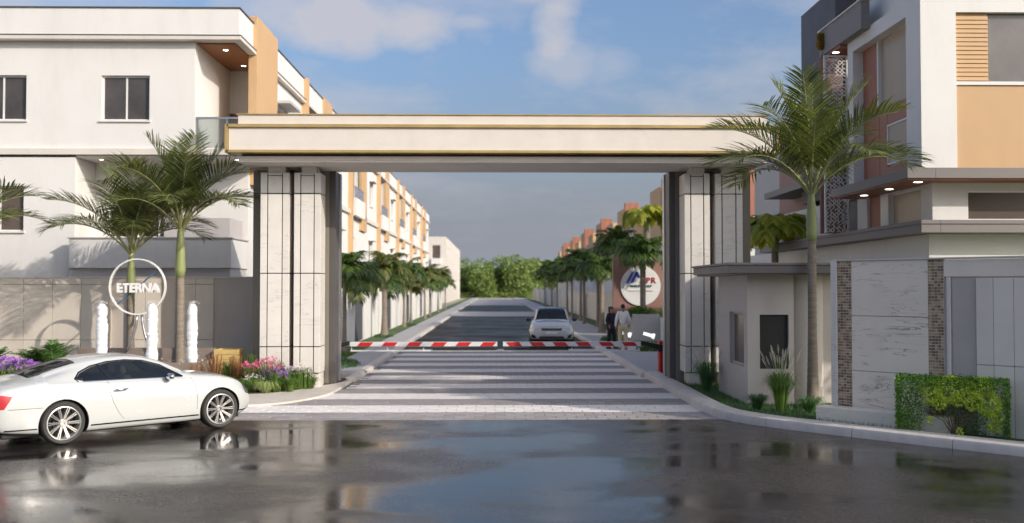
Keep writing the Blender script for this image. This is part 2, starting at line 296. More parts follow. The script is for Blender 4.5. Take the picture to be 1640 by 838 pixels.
# ------------------------------------------------------------------ the ground, road and pavements
def struct(name, mb, m, **k): return tag(mb.build(name, m, **k), kind='structure')
def sheet(pts, z): 
    m = MB(); n = len(pts); a = sum(pts[i][0]*pts[(i+1)%n][1]-pts[(i+1)%n][0]*pts[i][1] for i in range(n))
    if a < 0: pts = pts[::-1]
    m.add([(p[0],p[1],z) for p in pts], [tuple(range(n))]); return m
def asphalt(name, dark, rlo, rhi, sc, bump, spec=.65):
    m = bpy.data.materials.new(name); m.use_nodes = True; nt = m.node_tree; b = nt.nodes['Principled BSDF']; N = nt.nodes.new; L = nt.links.new
    g = N('ShaderNodeNewGeometry'); mp = N('ShaderNodeMapping'); mp.inputs['Scale'].default_value = (1, 1.6, 1); L(g.outputs['Position'], mp.inputs[0])
    n = N('ShaderNodeTexNoise'); n.inputs['Scale'].default_value = sc; n.inputs['Detail'].default_value = 5; n.inputs['Roughness'].default_value = .55; n.inputs['Distortion'].default_value = .4; L(mp.outputs[0], n.inputs['Vector'])
    wet = N('ShaderNodeMapRange'); wet.inputs['From Min'].default_value = .38; wet.inputs['From Max'].default_value = .58; wet.interpolation_type = 'SMOOTHSTEP'
    f = N('ShaderNodeTexNoise'); f.inputs['Scale'].default_value = 20; f.inputs['Detail'].default_value = 5; f.inputs['Roughness'].default_value = .7; L(g.outputs['Position'], f.inputs['Vector'])
    gm = N('ShaderNodeMath'); gm.operation = 'MULTIPLY_ADD'; L(f.outputs['Fac'], gm.inputs[0]); gm.inputs[1].default_value = .52; gm.inputs[2].default_value = -.26
    ga = N('ShaderNodeMath'); ga.operation = 'ADD'; L(n.outputs['Fac'], ga.inputs[0]); L(gm.outputs[0], ga.inputs[1]); L(ga.outputs[0], wet.inputs['Value'])
    r = N('ShaderNodeMapRange'); r.inputs['To Min'].default_value = rhi; r.inputs['To Max'].default_value = rlo; L(wet.outputs[0], r.inputs['Value'])
    L(r.outputs[0], b.inputs['Roughness'])
    vr = N('ShaderNodeMapRange'); vr.inputs['From Min'].default_value = .25; vr.inputs['From Max'].default_value = .75; vr.inputs['To Min'].default_value = .15; vr.inputs['To Max'].default_value = 2.5; L(f.outputs['Fac'], vr.inputs['Value'])
    cm = N('ShaderNodeMixRGB'); cm.inputs[1].default_value = (dark*1.35, dark*1.15, dark*1.05, 1); cm.inputs[2].default_value = (dark*.72, dark*.65, dark*.65, 1); L(wet.outputs[0], cm.inputs[0])
    vm = N('ShaderNodeVectorMath'); vm.operation = 'SCALE'; L(cm.outputs[0], vm.inputs[0]); L(vr.outputs[0], vm.inputs['Scale']); L(vm.outputs[0], b.inputs['Base Color'])
    bs = N('ShaderNodeMapRange'); bs.inputs['To Min'].default_value = bump; bs.inputs['To Max'].default_value = bump*.04; L(wet.outputs[0], bs.inputs['Value'])
    bp = N('ShaderNodeBump'); bp.inputs['Distance'].default_value = .010; L(f.outputs['Fac'], bp.inputs['Height']); L(bs.outputs[0], bp.inputs['Strength']); L(bp.outputs[0], b.inputs['Normal'])
    b.inputs['Specular IOR Level'].default_value = spec
    cm.inputs[2].default_value = (dark*.55, dark*.49, dark*.47, 1)
    vo = N('ShaderNodeTexVoronoi'); vo.inputs['Scale'].default_value = 30; L(g.outputs['Position'], vo.inputs['Vector'])
    gr_ = N('ShaderNodeMapRange'); gr_.inputs['From Min'].default_value = .0; gr_.inputs['From Max'].default_value = .25; gr_.inputs['To Min'].default_value = 2.6; gr_.inputs['To Max'].default_value = 1.0; L(vo.outputs['Distance'], gr_.inputs['Value'])
    v2 = N('ShaderNodeVectorMath'); v2.operation = 'SCALE'; L(vm.outputs[0], v2.inputs[0]); L(gr_.outputs[0], v2.inputs['Scale']); L(v2.outputs[0], b.inputs['Base Color'])
    big = N('ShaderNodeTexNoise'); big.inputs['Scale'].default_value = .9; big.inputs['Detail'].default_value = 7; L(g.outputs['Position'], big.inputs['Vector'])
    pm = N('ShaderNodeMapRange'); pm.inputs['From Min'].default_value = .35; pm.inputs['From Max'].default_value = .65; pm.inputs['To Min'].default_value = -.06; pm.inputs['To Max'].default_value = .06; L(big.outputs['Fac'], pm.inputs['Value'])
    ra = N('ShaderNodeMath'); ra.operation = 'ADD'; ra.use_clamp = True; L(r.outputs[0], ra.inputs[0]); L(pm.outputs[0], ra.inputs[1]); rm = N('ShaderNodeMath'); rm.operation = 'MAXIMUM'; rm.inputs[1].default_value = .03; rg = N('ShaderNodeMath'); rg.operation = 'MULTIPLY_ADD'; L(f.outputs['Fac'], rg.inputs[0]); rg.inputs[1].default_value = .8; rg.inputs[2].default_value = -.40; rh = N('ShaderNodeMath'); rh.operation = 'ADD'; L(rg.outputs[0], rh.inputs[0]); L(ra.outputs[0], rh.inputs[1]); L(rh.outputs[0], rm.inputs[0]); L(rm.outputs[0], b.inputs['Roughness'])
    return m
WET = asphalt('wet_asphalt', .025, .085, .28, .36, .7, .36)
WET2 = asphalt('street_asphalt', .022, .3, .45, .2, .3, .015)

struct('ground', sheet([(-900,-300),(900,-300),(900,1500),(-900,1500)], -.03), GROUND)
struct('road', sheet([(-80,-30),(80,-30),(80,19.2),(-80,19.2)], 0), WET)
struct('street', sheet([(-3.85,41.2),(4.2,41.2),(4.2,87),(-3.85,87)], 0), WET2)
struct('street_crossing_band', sheet([(-12,87.0),(12,87.0),(12,103),(-12,103)], .004), WALK)
struct('street', sheet([(-3.85,103),(4.2,103),(4.2,140),(-3.85,140)], 0), WET2)
struct('street_far', sheet([(-3.85,140),(4.2,140),(4.2,228),(-3.85,228)], 0), WALK)
tag(MB().box(-60,60,228,232,-.02,.05).build('far_grass_strip', mat('far_grass',(.22,.24,.06),.9,.2,.5)), kind='structure')

# paved forecourt in bands of light and grey pavers
fore = MB(); fore.add([(-14,19.2,-.012),(9,19.2,-.012),(9,41.2,-.012),(-14,41.2,-.012)], [(0,1,2,3)])
forecourt = struct('paved_forecourt', fore, SAND)
PW, PD, GAP = .40, .30, .010
pm_cache = {}
def paver_mesh(light, w_):
    key = (light, round(w_,2))
    if key not in pm_cache:
        me = MB().box(0, w_-GAP, 0, PD-GAP, -.07, 0).mesh('paver'); 
        bm = bmesh.new(); bm.from_mesh(me); 
        bmesh.ops.bevel(bm, geom=[e for e in bm.edges if all(v.co.z > -.01 for v in e.verts)], offset=.006, segments=1, affect='EDGES')
        bm.to_mesh(me); bm.free(); me.materials.append(PLIGHT if light else PGREY); pm_cache[key] = me
    return pm_cache[key]
cnt = 0; far = {True: MB(), False: MB()}
row = 0; y = 19.2
edge_l = lambda y: -8.2 if y < 21.4 else (-3.75 if y > 25 else -5.6+ (y-21.4)*.5)
while y < 41.0:
    band = int((y-19.2+.001)/(PD*4)); light = band % 2 == 1
    x = edge_l(y) + (row % 2)*PW*.5; x1 = 4.5 if y < 28 else 4.2
    while x < x1-.05:
        dz = random.uniform(-.002, .002)
        if cnt < 300 and abs(x) < 9:
            o = bpy.data.objects.new('paver', paver_mesh(light, PW)); COL.objects.link(o); o.parent = forecourt; o.location = (x, y, dz); cnt += 1
        else: far[light].box(x, x+PW-GAP, y, y+PD-GAP, -.03, dz)
        x += PW
    y += PD; row += 1
for l in (True, False): tag(far[l].build('paver_field', PLIGHT if l else PGREY, forecourt), kind='stuff')

# sidewalks
def kerb_line(pts, wid, h, name, seglen=1.6, side=1, m=CONC, parent=None):
    """rounded kerb stones along a polyline, one object per stone"""
    P = [Vector((p[0],p[1],0)) for p in pts]; d = [0]
    for i in range(len(P)-1): d.append(d[-1]+(P[i+1]-P[i]).length)
    tot = d[-1]
    def pos(s):
        s = max(0, min(tot, s))
        for i in range(len(P)-1):
            if s <= d[i+1]+1e-6: return P[i].lerp(P[i+1], (s-d[i])/(d[i+1]-d[i]))
        return P[-1]
    n = max(1, round(tot/seglen)); res = []
    prof = [(-.08,-.05),(-.08,h*.55),(-.055,h*.85),(wid*.1,h),(wid*.85,h),(wid,h*.9),(wid,-.05)]
    for k in range(n):
        s0, s1 = tot*k/n+.006, tot*(k+1)/n-.006; q = max(2, int((s1-s0)/.35)+1); vs = []; fs = []
        for j in range(q):
            s = s0+(s1-s0)*j/(q-1); p = pos(s); t = (pos(s+.12)-pos(s-.12)).normalized(); nn = Vector((-t.y, t.x, 0))*side
            for a, z in prof: vs.append(p+nn*a+Vector((0,0,z)))
        m_ = len(prof)
        for j in range(q-1):
            for i in range(m_): i2 = (i+1)%m_; fs.append((j*m_+i, (j+1)*m_+i, (j+1)*m_+i2, j*m_+i2)[::side])
        fs.append(tuple(range(m_))[::side]); fs.append(tuple(range((q-1)*m_, q*m_))[::-side])
        o = MB().add(vs, fs).build('kerb_stone', m, parent, smooth=35); res.append(o)
    return res
def smooth_pts(pts, it=2):
    for _ in range(it):
        q = [pts[0]]
        for a, b in zip(pts, pts[1:]): q += [(a[0]*.75+b[0]*.25, a[1]*.75+b[1]*.25), (a[0]*.25+b[0]*.75, a[1]*.25+b[1]*.75)]
        pts = q+[pts[-1]]
    return pts
kr = smooth_pts([(4.3,28.2),(4.32,23),(4.3,20.2),(4.55,18.7),(6.3,16.72),(8.0,14.95),(10.5,12.3),(13,9.5)])
verge = struct('verge', MB().prism(kr+[(40,9.5),(40,60),(6.0,60),(6.0,28.2)], -.02, .09), LAWN)
kerb_right = kerb_line(kr, .34, .175, 'kerb', 1.75, 1, parent=verge)
sw_r = struct('sidewalk', MB().box(4.35,6.3,28.2,226,-.02,.10), WALK); kerb_line([(4.2,28.2),(4.2,86)], .18, .13, 'kerb', 2.4, -1, parent=sw_r)
B('kerb_run', CONC, sw_r, (4.2,4.36,104,226,-.02,.13))
sw_l = struct('sidewalk', MB().box(-5.15,-4.0,28.2,226,-.02,.10), WALK)
kerb_line([(-3.85,27.0),(-3.85,86)], .18, .13, 'kerb', 2.4, 1, parent=sw_l); B('kerb_run', CONC, sw_l, (-4.01,-3.85,104,226,-.02,.13))
struct('tree_strip', MB().box(-6.2,-5.15,27,226,-.02,.07), LAWN)
struct('tree_strip', MB().box(6.3,7.6,28.2,226,-.02,.07), LAWN)
pl = smooth_pts([(-30,21.2),(-9,21.2),(-5.3,21.25),(-4.5,21.9),(-3.95,23.2),(-3.85,24.6),(-3.85,27.2)])
bed = smooth_pts([(-3.95,27.2),(-4.1,26.2),(-4.5,25.4),(-4.95,24.1),(-5.9,23.35),(-9,23.1),(-30,23.1)])
struct('pavement', MB().prism(pl+bed, -.05, .045), PAVE, bevel=.01)
struct('flower_bed', MB().prism([(-4.05,27.2)]+bed[1:]+[(-30,27.4)], -.02, .06), SOIL)

# ------------------------------------------------------------------ the entrance gate
GX = .2
gate = thing('entrance_gate', (GX, 25, 0), 'wide cream marble entrance gateway with gold banded beam on paired pale stone columns', 'gateway')
def tier(x, y0, y1, z0, z1, m, name, n=9, j=.006):
    # beam stones side by side with fine joints, one object each
    wv = 2*x/n
    for k in range(n):
        a = GX-x+k*wv; B(name, m, gate, (a+j/2, a+wv-j/2, y0, y1, z0, z1), bevel=.006)
B('beam_core', CREAM, gate, (GX-6.38,GX+6.38,24.3,26.15,5.66,6.62))
tier(6.40, 24.0, 24.29, 6.47, 6.70, BEAMST, 'beam_stone', 1)
B('coping', GOLD, gate, (GX-6.43,GX+6.43,23.97,26.2,6.703,6.73))
B('gold_band', GOLD, gate, (GX-6.64,GX+6.64,23.86,24.29,6.385,6.465), bevel=.01)
tier(6.60, 23.92, 24.29, 5.845, 6.382, BEAMST, 'beam_stone', 1)
B('gold_band', GOLD, gate, (GX-6.66,GX+6.66,23.86,24.29,5.775,5.842), bevel=.01)
for s in (-1, 1): B('gold_edge', GOLD, gate, (GX+s*6.603,GX+s*6.68,23.86,24.6,5.775,6.465))
B('shadow_gap', BRONZED, gate, (GX-6.36,GX+6.36,24.28,26.12,5.725,5.772))
tier(6.42, 24.12, 24.29, 5.615, 5.722, BEAMST, 'fascia_stone', 1)
B('soffit', CREAM, gate, (GX-6.42,GX+6.42,24.12,26.2,5.575,5.612))
JZ = [.40, 1.06, 2.895, 4.90, 5.42]
for s in (-1, 1):
    # local u runs from the column outer edge towards the road on the left side
    cols = [(-6.08, -5.36), (-5.24, -4.58)] if s < 0 else [(4.58, 5.22), (5.36, 6.05)]
    X0, X1 = GX+s*6.49, GX+s*4.36
    B('rear_slab', BRONZE, gate, (X0, X1-s*-.14 if 0 else X1+s*.16, 25.95, 26.75, 0, 5.574))
    B('slab_return', BRONZED, gate, (X1+s*.157, X1, 25.97, 26.85, 0, 5.574))
    B('slab_edge', STEEL, gate, (X1, X1-s*.03, 26.6, 26.85, 0, 5.574))
    for c0, c1 in cols:
        a, b = GX+c0, GX+c1; wv = b-a
        B('column_core', JOINT, gate, (a+.03, b-.03, 25.03, 25.72, .395, 5.40))
        B('column_base', STONE, gate, (a+.10, b-.02, 25.06, 25.7, 0, .392), bevel=.01)
        B('column_neck', STONE, gate, (a+.17, b-.12, 25.06, 25.6, 5.424, 5.574), bevel=.008)
        cuts = [a, a+wv*.245, a+wv*.755, b]
        for i in range(4):
            z0, z1 = JZ[i]+.012, JZ[i+1]-.012
            for k in range(3):
                top = z1-(.07 if (k == 1 and i == 3) else 0)
                B('stone_panel', STONE, gate, (cuts[k]+(.012 if k else 0), cuts[k+1]-(.012 if k < 2 else 0), 25.0, 25.05, z0, top), bevel=.005, seg=1)
            if 1:  # the lintel piece over the centre strip, then the flanks
                if i == 3: B('stone_panel', STONE, gate, (cuts[1]+.012, cuts[2]-.012, 25.0, 25.05, z1-.052, z1), bevel=.004, seg=1)
            for xs in (a, b): 
                d = .028 if xs == a else -.028
                B('side_panel', STONE, gate, (xs, xs+d, 25.052, 25.72, z0, z1), bevel=.004, seg=1)
        B('column_cap', STONE, gate, (a+.01, b-.01, 25.01, 25.74, 5.404, 5.423))

# barrier booms
def boom(x_post, x_tip, label, s):
    t = thing('boom_barrier', (x_post, 28.4, 0), label, 'barrier', 'boom barriers closing the gateway')
    B('post', RED, t, (x_post-.11, x_post+.11, 28.3, 28.62, .02, 1.02), bevel=.03)
    B('counterweight', BLACK, t, (x_post-.16, x_post+.16, 28.14, 28.27, .72, .92), bevel=.02)
    m = MB(); a = x_post-s*.65
    M = Matrix.Rotation(0, 4, 'X')
    m.add([(x_post, 28.17, .74), (x_post, 28.26, .74), (x_post, 28.26, .9), (x_post, 28.17, .9), (a, 28.17, .92), (a, 28.26, .92), (a, 28.26, 1.03), (a, 28.17, 1.03)],
          [(0,1,2,3),(7,6,5,4),(0,4,5,1),(1,5,6,2),(2,6,7,3),(3,7,4,0)])
    m.build('boom_arm', BLACK, t)
    # striped boom: white bar with red parallelograms standing proud
    lo, hi = min(a, x_tip), max(a, x_tip)
    B('boom_bar', WPAINT, t, (lo, hi, 28.18, 28.25, .875, 1.005), bevel=.008)
    n = max(1, round((hi-lo)/.70))
    for k in range(n):
        x = lo+(k+.30)*(hi-lo)/n; sl = -.10*1
        m = MB(); q = [(x,.883),(x+.36,.883),(x+.36+sl,.997),(x+sl,.997)] if s > 0 else [(x,.883),(x+.36,.883),(x+.36+.10,.997),(x+.10,.997)]
        m.add([(p[0], 28.165, p[1]) for p in q]+[(p[0], 28.20, p[1]) for p in q], [(0,1,2,3),(7,6,5,4),(0,4,5,1),(1,5,6,2),(2,6,7,3),(3,7,4,0)])
        m.build('red_stripe', RED, t)
    B('lower_rail', WPAINT, t, (lo+.02, hi-.02, 28.2, 28.235, .735, .775))
    for k in range(5): 
        x = lo+.05+(hi-lo-.1)*k/4; B('rail_link', WPAINT, t, (x-.012, x+.012, 28.21, 28.225, .776, .838))
    lo2, hi2 = (x_tip, x_tip+1.85) if s > 0 else (x_tip-1.85, x_tip)
    B('rubber_buffer', BLACK, t, (lo2+.02, hi2, 28.16, 28.199, .775, .835))
boom(4.78, .22, 'red and white striped boom reaching left from the red post beside the right gate pillar', 1)
boom(-4.75, .06, 'red and white striped boom reaching right from behind the left gate pillar', -1)
# ------------------------------------------------------------------ buildings
def wb(ax, c, u0, u1, d0, d1, z0, z1):
    if ax == 'y': return (u0, u1, c+d0, c+d1, z0, z1)
    if ax == 'x+': return (c-d1, c-d0, u0, u1, z0, z1)
    return (c+d0, c+d1, u0, u1, z0, z1)
def wallgrid(mb, ax, c, u0, u1, z0, z1, th, ops):
    us = sorted({u0, u1, *[o[0] for o in ops], *[o[1] for o in ops]}); zs = sorted({z0, z1, *[o[2] for o in ops], *[o[3] for o in ops]})
    us = [u for u in us if u0 <= u <= u1]; zs = [z for z in zs if z0 <= z <= z1]
    for a, b in zip(us, us[1:]):
        run = None
        for p, q in zip(zs, zs[1:]):
            hole = any(o[0]-1e-6 <= a and b <= o[1]+1e-6 and o[2]-1e-6 <= p and q <= o[3]+1e-6 for o in ops)
            if hole:
                if run: mb.box(*wb(ax, c, a, b, 0, th, *run)); run = None
            else: run = (run[0], q) if run else (p, q)
        if run: mb.box(*wb(ax, c, a, b, 0, th, *run))
    return mb
def window(parent, ax, c, u0, u1, z0, z1, n=2, glass=None, set_=.10, fw=.05, fm=None, local=False, sill=True):
    m = MB(); d0, d1 = set_, set_+.07
    m.box(*wb(ax,c,u0+.002,u0+fw,d0,d1,z0+.002,z1-.002)).box(*wb(ax,c,u1-fw,u1-.002,d0,d1,z0+.002,z1-.002))
    m.box(*wb(ax,c,u0+fw,u1-fw,d0,d1,z0+.002,z0+fw)).box(*wb(ax,c,u0+fw,u1-fw,d0,d1,z1-fw,z1-.002))
    ww = (u1-u0-2*fw)/n
    for k in range(1, n): m.box(*wb(ax,c,u0+fw+k*ww-.025,u0+fw+k*ww+.025,d0,d1,z0+fw,z1-fw))
    f = m.build('window', fm or FRAMEW, parent, local=local)
    for k in range(n):
        a = u0+fw+k*ww+(.025 if k else 0); b = u0+fw+(k+1)*ww-(.025 if k < n-1 else 0)
        MB().box(*wb(ax,c,a,b,d0+.025,d0+.04,z0+fw,z1-fw)).build('pane', glass or WINDK, f, local=local)
    if sill: MB().box(*wb(ax,c,u0-.05,u1+.05,-.06,set_,z0-.05,z0-.002)).build('sill', fm or FRAMEW, f, local=local)
    return f
def downlight(parent, x, y, z, r=.075):
    MB().lathe([(r*1.25,-.012),(r*1.25,.0)], 16, Matrix.Translation((x,y,z))).build('downlight', FRAMEW, parent)
    MB().lathe([(r,-.016),(r,-.0125)], 16, Matrix.Translation((x,y,z))).build('lamp', LAMP, parent)

# --- the villa left of the gate
vl = thing('villa', (-18, 36, 0), 'large white corner villa with wooden soffit and flat parapet roof left of the gate', 'house')
m = MB()
wallgrid(m, 'y', 30, -34, -12.6, 0, 6.45, .3, [(-15.6,-14.12,4.22,5.58),(-20.6,-19.1,4.22,5.58)])
m.box(-12.9,-12.6,30.3,31.5,0,6.45)
wallgrid(m, 'y', 30, -34, -9.04, 6.70, 9.93, .3, [(-11.84,-10.40,7.56,8.92),(-15.52,-14.08,7.56,8.92),(-19.3,-17.8,7.56,8.92)])
m.box(-9.34,-9.04,30.3,33.9,6.7,9.93)
m.box(-9.04,-8.0,33.9,34.2,8.45,9.93)
wallgrid(m, 'y', 31.5, -12.6, -7.8, 0, 6.45, .3, [(-12.0,-9.9,4.1,5.7)])
m.box(-8.1,-7.8,31.8,40.15,0,6.45)
wallgrid(m, 'x+', -7.8, 34.2, 40.15, 6.7, 9.93, .3, [(35.6,37.2,7.6,9.0)])
m.box(-34,-8.4,34.5,34.8,0,9.93)
m.build('wall', WHITE, vl)
B('floor_slab', CREAM, vl, (-34,-9.0,30.002,33.8,6.52,6.698))
B('string_course', CREAM, vl, (-34,-7.55,29.90,29.998,6.52,6.70))
B('balcony_slab', CREAM, vl, (-12.58,-7.2,30.002,34.6,6.452,6.515), (-8.998,-7.2,30.002,40.1,6.517,6.70))
B('parapet', WHITE, vl, (-34,-7.72,29.95,30.15,10.085,10.95), (-7.92,-7.72,30.15,40.15,10.085,10.95), (-34,-7.92,40.0,40.15,10.085,10.95))
B('roof_slab', WHITE, vl, (-34,-7.9,30.16,39.98,9.98,10.08))
B('coping', DGREY, vl, (-34,-7.68,29.91,30.17,10.953,10.985), (-7.95,-7.68,30.172,40.15,10.953,10.985))
B('ledge', CREAM, vl, (-34,-7.62,29.72,30.148,9.955,10.07), (-7.88,-7.62,30.15,40.15,9.955,10.07))
B('ledge_trim', DGREY, vl, (-34,-7.60,29.70,29.93,10.073,10.095), (-7.71,-7.60,29.932,40.15,10.073,10.095))
B('wood_soffit', WOOD, vl, (-9.03,-7.89,30.15,33.88,9.90,9.952))
B('dark_soffit', CREAM, vl, (-34,-9.05,29.74,29.99,9.935,9.952))
for x, y in ((-8.35,30.8),(-8.35,33.0)): downlight(vl, x, y, 9.898)
for x, y in ((-12.0,30.5),(-7.9,30.5)): downlight(vl, x, y, 6.45)
B('ochre_fin', ORANGE, vl, (-7.87,-7.59,31.7,34.7,5.8,11.2), bevel=.01)
B('brown_door_panel', BROWN, vl, (-9.02,-8.0,34.0,34.1,6.7,8.445))
for c in ((-15.52,-14.08),(-11.84,-10.40),(-19.3,-17.8)): window(vl, 'y', 30, c[0], c[1], 7.56, 8.92)
for c in ((-15.6,-14.12),(-20.6,-19.1)): window(vl, 'y', 30, c[0], c[1], 4.22, 5.58, 2, WINBR)
window(vl, 'y', 31.5, -12.0, -9.9, 4.1, 5.7, 3, WINBR)
window(vl, 'x+', -7.8, 35.6, 37.2, 7.6, 9.0)
B('window_hood', GREYP, vl, (-7.8,-7.3,35.4,37.4,9.1,9.2))
B('balcony_parapet', WHITE, vl, (-12.55,-7.80,29.5,29.7,3.12,3.98), (-8.0,-7.8,29.7,31.5,3.12,3.98))
B('parapet_coping', GREYP, vl, (-12.6,-7.76,29.46,29.74,3.983,4.02), (-8.04,-7.76,29.742,31.5,3.983,4.02))
B('terrace_planter', GREYP, vl, (-9.9,-7.95,29.9,30.1,3.98,4.62), (-8.15,-7.95,30.1,31.4,3.98,4.62), (-9.9,-9.7,30.1,31.4,3.98,4.62))
B('first_floor_slab', GREYP, vl, (-12.58,-7.85,29.6,31.6,2.86,3.117))
# glass balustrade at the second floor balcony
gl = glassmat('railing_glass', (.30,.31,.34), .88)
rl = B('balustrade', gl, vl, (-9.0,-7.28,30.06,30.075,6.75,7.62), (-7.295,-7.28,30.08,31.6,6.75,7.62))
B('top_rail', STEEL, rl, (-9.02,-7.25,30.04,30.10,7.62,7.68), (-7.31,-7.25,30.1,31.66,7.62,7.68))
for x in (-8.98, -8.1, -7.28): B('rail_post', STEEL, rl, (x-.02,x+.02,30.045,30.095,6.70,7.62))

# --- the row of villas down the left side: one prototype, then copies
def row_house():
    t = thing('villa', (0,0,0)); k = dict(local=True)
    m = MB(); X = 0.0   # X = 0 is the street face, the body runs to -X
    wallgrid(m, 'x+', X, 0, 12.7, 0, 6.45, .3, [(1.2,2.6,3.9,5.3),(8.6,10.2,3.9,5.3)])
    wallgrid(m, 'x+', X, 0, 12.7, 6.7, 9.93, .3, [(.55,4.2,6.7,9.93),(9.0,10.4,7.6,9.0)])
    m.box(-1.9,-1.6,.4,4.4,6.7,9.93).box(-12,-.3,0,.3,0,9.93).box(-12,-.3,12.4,12.7,0,9.93).box(-12.3,-12,0,12.7,0,9.93)
    m.build('wall', WHITE, t, **k)
    B('floor_slab', CREAM, t, (-12,.14,.02,12.68,6.452,6.698), **k)
    B('parapet', WHITE, t, (-.12,.08,0,12.7,10.085,10.95), (-12,-.12,0,.15,10.085,10.95), **k)
    B('roof', CREAM, t, (-12,-.13,.16,12.68,9.96,10.08), **k)
    B('coping', DGREY, t, (-.15,.12,0,12.7,10.953,10.985), (-12,-.15,-.03,.18,10.953,10.985), **k)
    B('ledge', CREAM, t, (-.1,.2,0,12.7,9.955,10.07), **k)
    B('ochre_fin', ORANGE, t, (-.08,.14,4.2,6.6,5.8,11.05), **k); B('thin_fin', ORANGE, t, (.002,.26,-.12,.12,.0,10.98), **k)
    B('balcony_parapet', WHITE, t, (.15,.36,.4,4.18,6.4,7.35), **k)
    r = B('balustrade', glassmat('row_glass', (.35,.34,.42), .3), t, (.26,.28,.5,4.1,7.352,7.95), **k); B('top_rail', STEEL, r, (.25,.29,.5,4.1,7.952,7.99), **k)
    window(t, 'x+', -1.6, .9, 3.6, 6.75, 9.2, 3, WINDK, set_=-.1, local=True, sill=False)
    window(t, 'x+', X, 9.0, 10.4, 7.6, 9.0, 2, WINDK, local=True); window(t, 'x+', X, 1.2, 2.6, 3.9, 5.3, 2, WINBR, local=True); window(t, 'x+', X, 8.6, 10.2, 3.9, 5.3, 2, WINBR, local=True)
    B('window_hood', CREAM, t, (.002,.3,8.8,10.6,9.1,9.17), **k); B('window_hood', CREAM, t, (.002,.28,8.4,10.4,5.4,5.47), **k)
    B('garden_wall', WHITE, t, (1.4,1.6,.16,4.0,0,2.3), **k); B('garden_wall', WHITE, t, (1.4,1.6,7.0,12.54,0,2.3), **k); B('garden_gate', DGREY, t, (1.48,1.54,4.02,6.98,.1,2.0), **k)
    B('gate_post', CREAM, t, (1.38,1.64,-.12,.14,0,2.5), **k)
    return t
ph = row_house(); G = 'white villas in a row down the left side of the street'
rowtxt = ['first white villa behind the corner villa, ochre fins just beyond the left gate column', 'second white villa of the left row, between the nearest and the third ochre fins',
          'third white villa of the left row, counted away from the gate', 'fourth white villa of the left row, behind the street palms', 'fifth white villa of the left row, next to last before the gap', 'last white villa with ochre fins of the left row, ending at the gap']
kids = {}
for c in COL.objects:
    if c.parent is not None: kids.setdefault(c.parent, []).append(c)
for k in range(6):
    o = ph if k == 0 else copy_tree(ph, None, kids)
    o.location = (-7.8, 40.2+12.7*k, 0); tag(o, rowtxt[k], 'house', G)
def block_house():
    t = thing('terraced_house', (0,0,0)); k = dict(local=True); m = MB()
    wallgrid(m, 'x+', 0, 0, 12.4, 0, 10.4, .3, [(2,4.4,7,9),(2,4.4,3.6,5.4),(8,10.4,7,9),(8,10.4,3.6,5.4)])
    wallgrid(m, 'y', 0, -12, -.3, 0, 10.4, .3, [(-2.2,-.9,6.4,9.2)])
    m.box(-12,0,12.1,12.4,0,10.4); m.build('wall', CREAM, t, **k)
    B('roof', CREAM, t, (-12,0.0,0.01,12.39,10.402,10.55), **k)
    for a in (2,8):
        for z in (3.6,7): window(t, 'x+', 0, a, a+2.4, z, z+(2 if z > 4 else 1.8), 2, WINBR, local=True)
    window(t, 'y', 0, -2.2, -.9, 6.4, 9.2, 1, WINBR, local=True, sill=False)
    B('balcony', WHITE, t, (-2.3,-.8,-.8,-.01,6.2,7.1), **k)
    return t
pb = block_house(); kids = {}
for c in COL.objects:
    if c.parent is not None: kids.setdefault(c.parent, []).append(c)
bt = ['cream flat roofed house with a balcony facing the gap, first beyond it on the left', 'second cream house beyond the gap on the left, plain side wall', 'third cream house beyond the gap on the left', 'fourth cream house beyond the gap on the left', 'farthest cream house on the left, at the street end before the trees']
for k in range(5):
    o = pb if k == 0 else copy_tree(pb, None, kids)
    o.location = (-7.8, 158+12.5*k, 0); tag(o, bt[k], 'house', 'cream houses beyond the gap on the left')

# --- the villa right of the gate
vr = thing('villa', (16, 30, 0), 'tall white, ochre and dark grey villa with lit canopy behind the guard booth', 'house')
m = MB()
m.box(9.67,9.97,22.2,38,0,3.74).box(9.97,30,22.2,22.5,0,3.74)
# storey between slab and canopy
wallgrid(m, 'x-', 9.67, 22.0, 38, 4.03, 5.0, .25, [(22.6,24.5,4.03,4.86),(25.0,25.9,4.03,4.95),(26.6,28,4.03,4.95)])
wallgrid(m, 'y', 22.0, 9.92, 30, 4.03, 4.89, .25, [(10.47,16,4.03,4.72)])
m.build('wall', WHITE, vr)
m = MB()   # upper storey frame and corner
wallgrid(m, 'x-', 9.44, 22.25, 26.6, 5.14, 9.2, .30, [(22.8,26.22,5.14,8.82)])
m.box(9.44,10.24,22.0,22.25,5.14,12).box(10.24,30,22.0,22.4,8.72,12).box(9.74,10.0,22.25,26.6,9.2,12)
m.build('white_frame', WHITE, vr)
B('brown_panel', BROWN, vr, (9.72,9.80,25.15,26.22,5.14,8.82), (9.72,9.80,22.8,25.12,5.14,5.55), (9.72,9.80,24.65,25.12,5.55,7.06), (9.72,9.80,22.8,24.62,6.62,7.06))
B('mullion', FRAMEW, vr, (9.66,9.80,25.04,25.12,7.06,8.82)); 
B('large_pane', WINRF, vr, (9.76,9.79,22.8,25.04,7.08,8.82)); window(vr, 'x-', 9.62, 22.85, 24.6, 5.58, 6.6, 1, WINRF, set_=.08, sill=False)
B('ochre_wall', ORANGE, vr, (10.242,30,22.06,22.3,5.14,7.08))
B('white_band', FRAMEW, vr, (10.242,30,22.02,22.3,7.083,7.16))
lv = B('louvre_panel', ORANGE, vr, (10.242,11.0,22.105,22.3,7.163,8.715))
for k in range(15):
    z = 7.18+k*.098; 
    M = Matrix.Translation((10.62,22.09,z+.05)) @ Matrix.Rotation(R(-14),4,'X'); MB().xbox(M, -.375,.375,-.02,.02,-.045,.045).build('slat', ORANGE, lv)
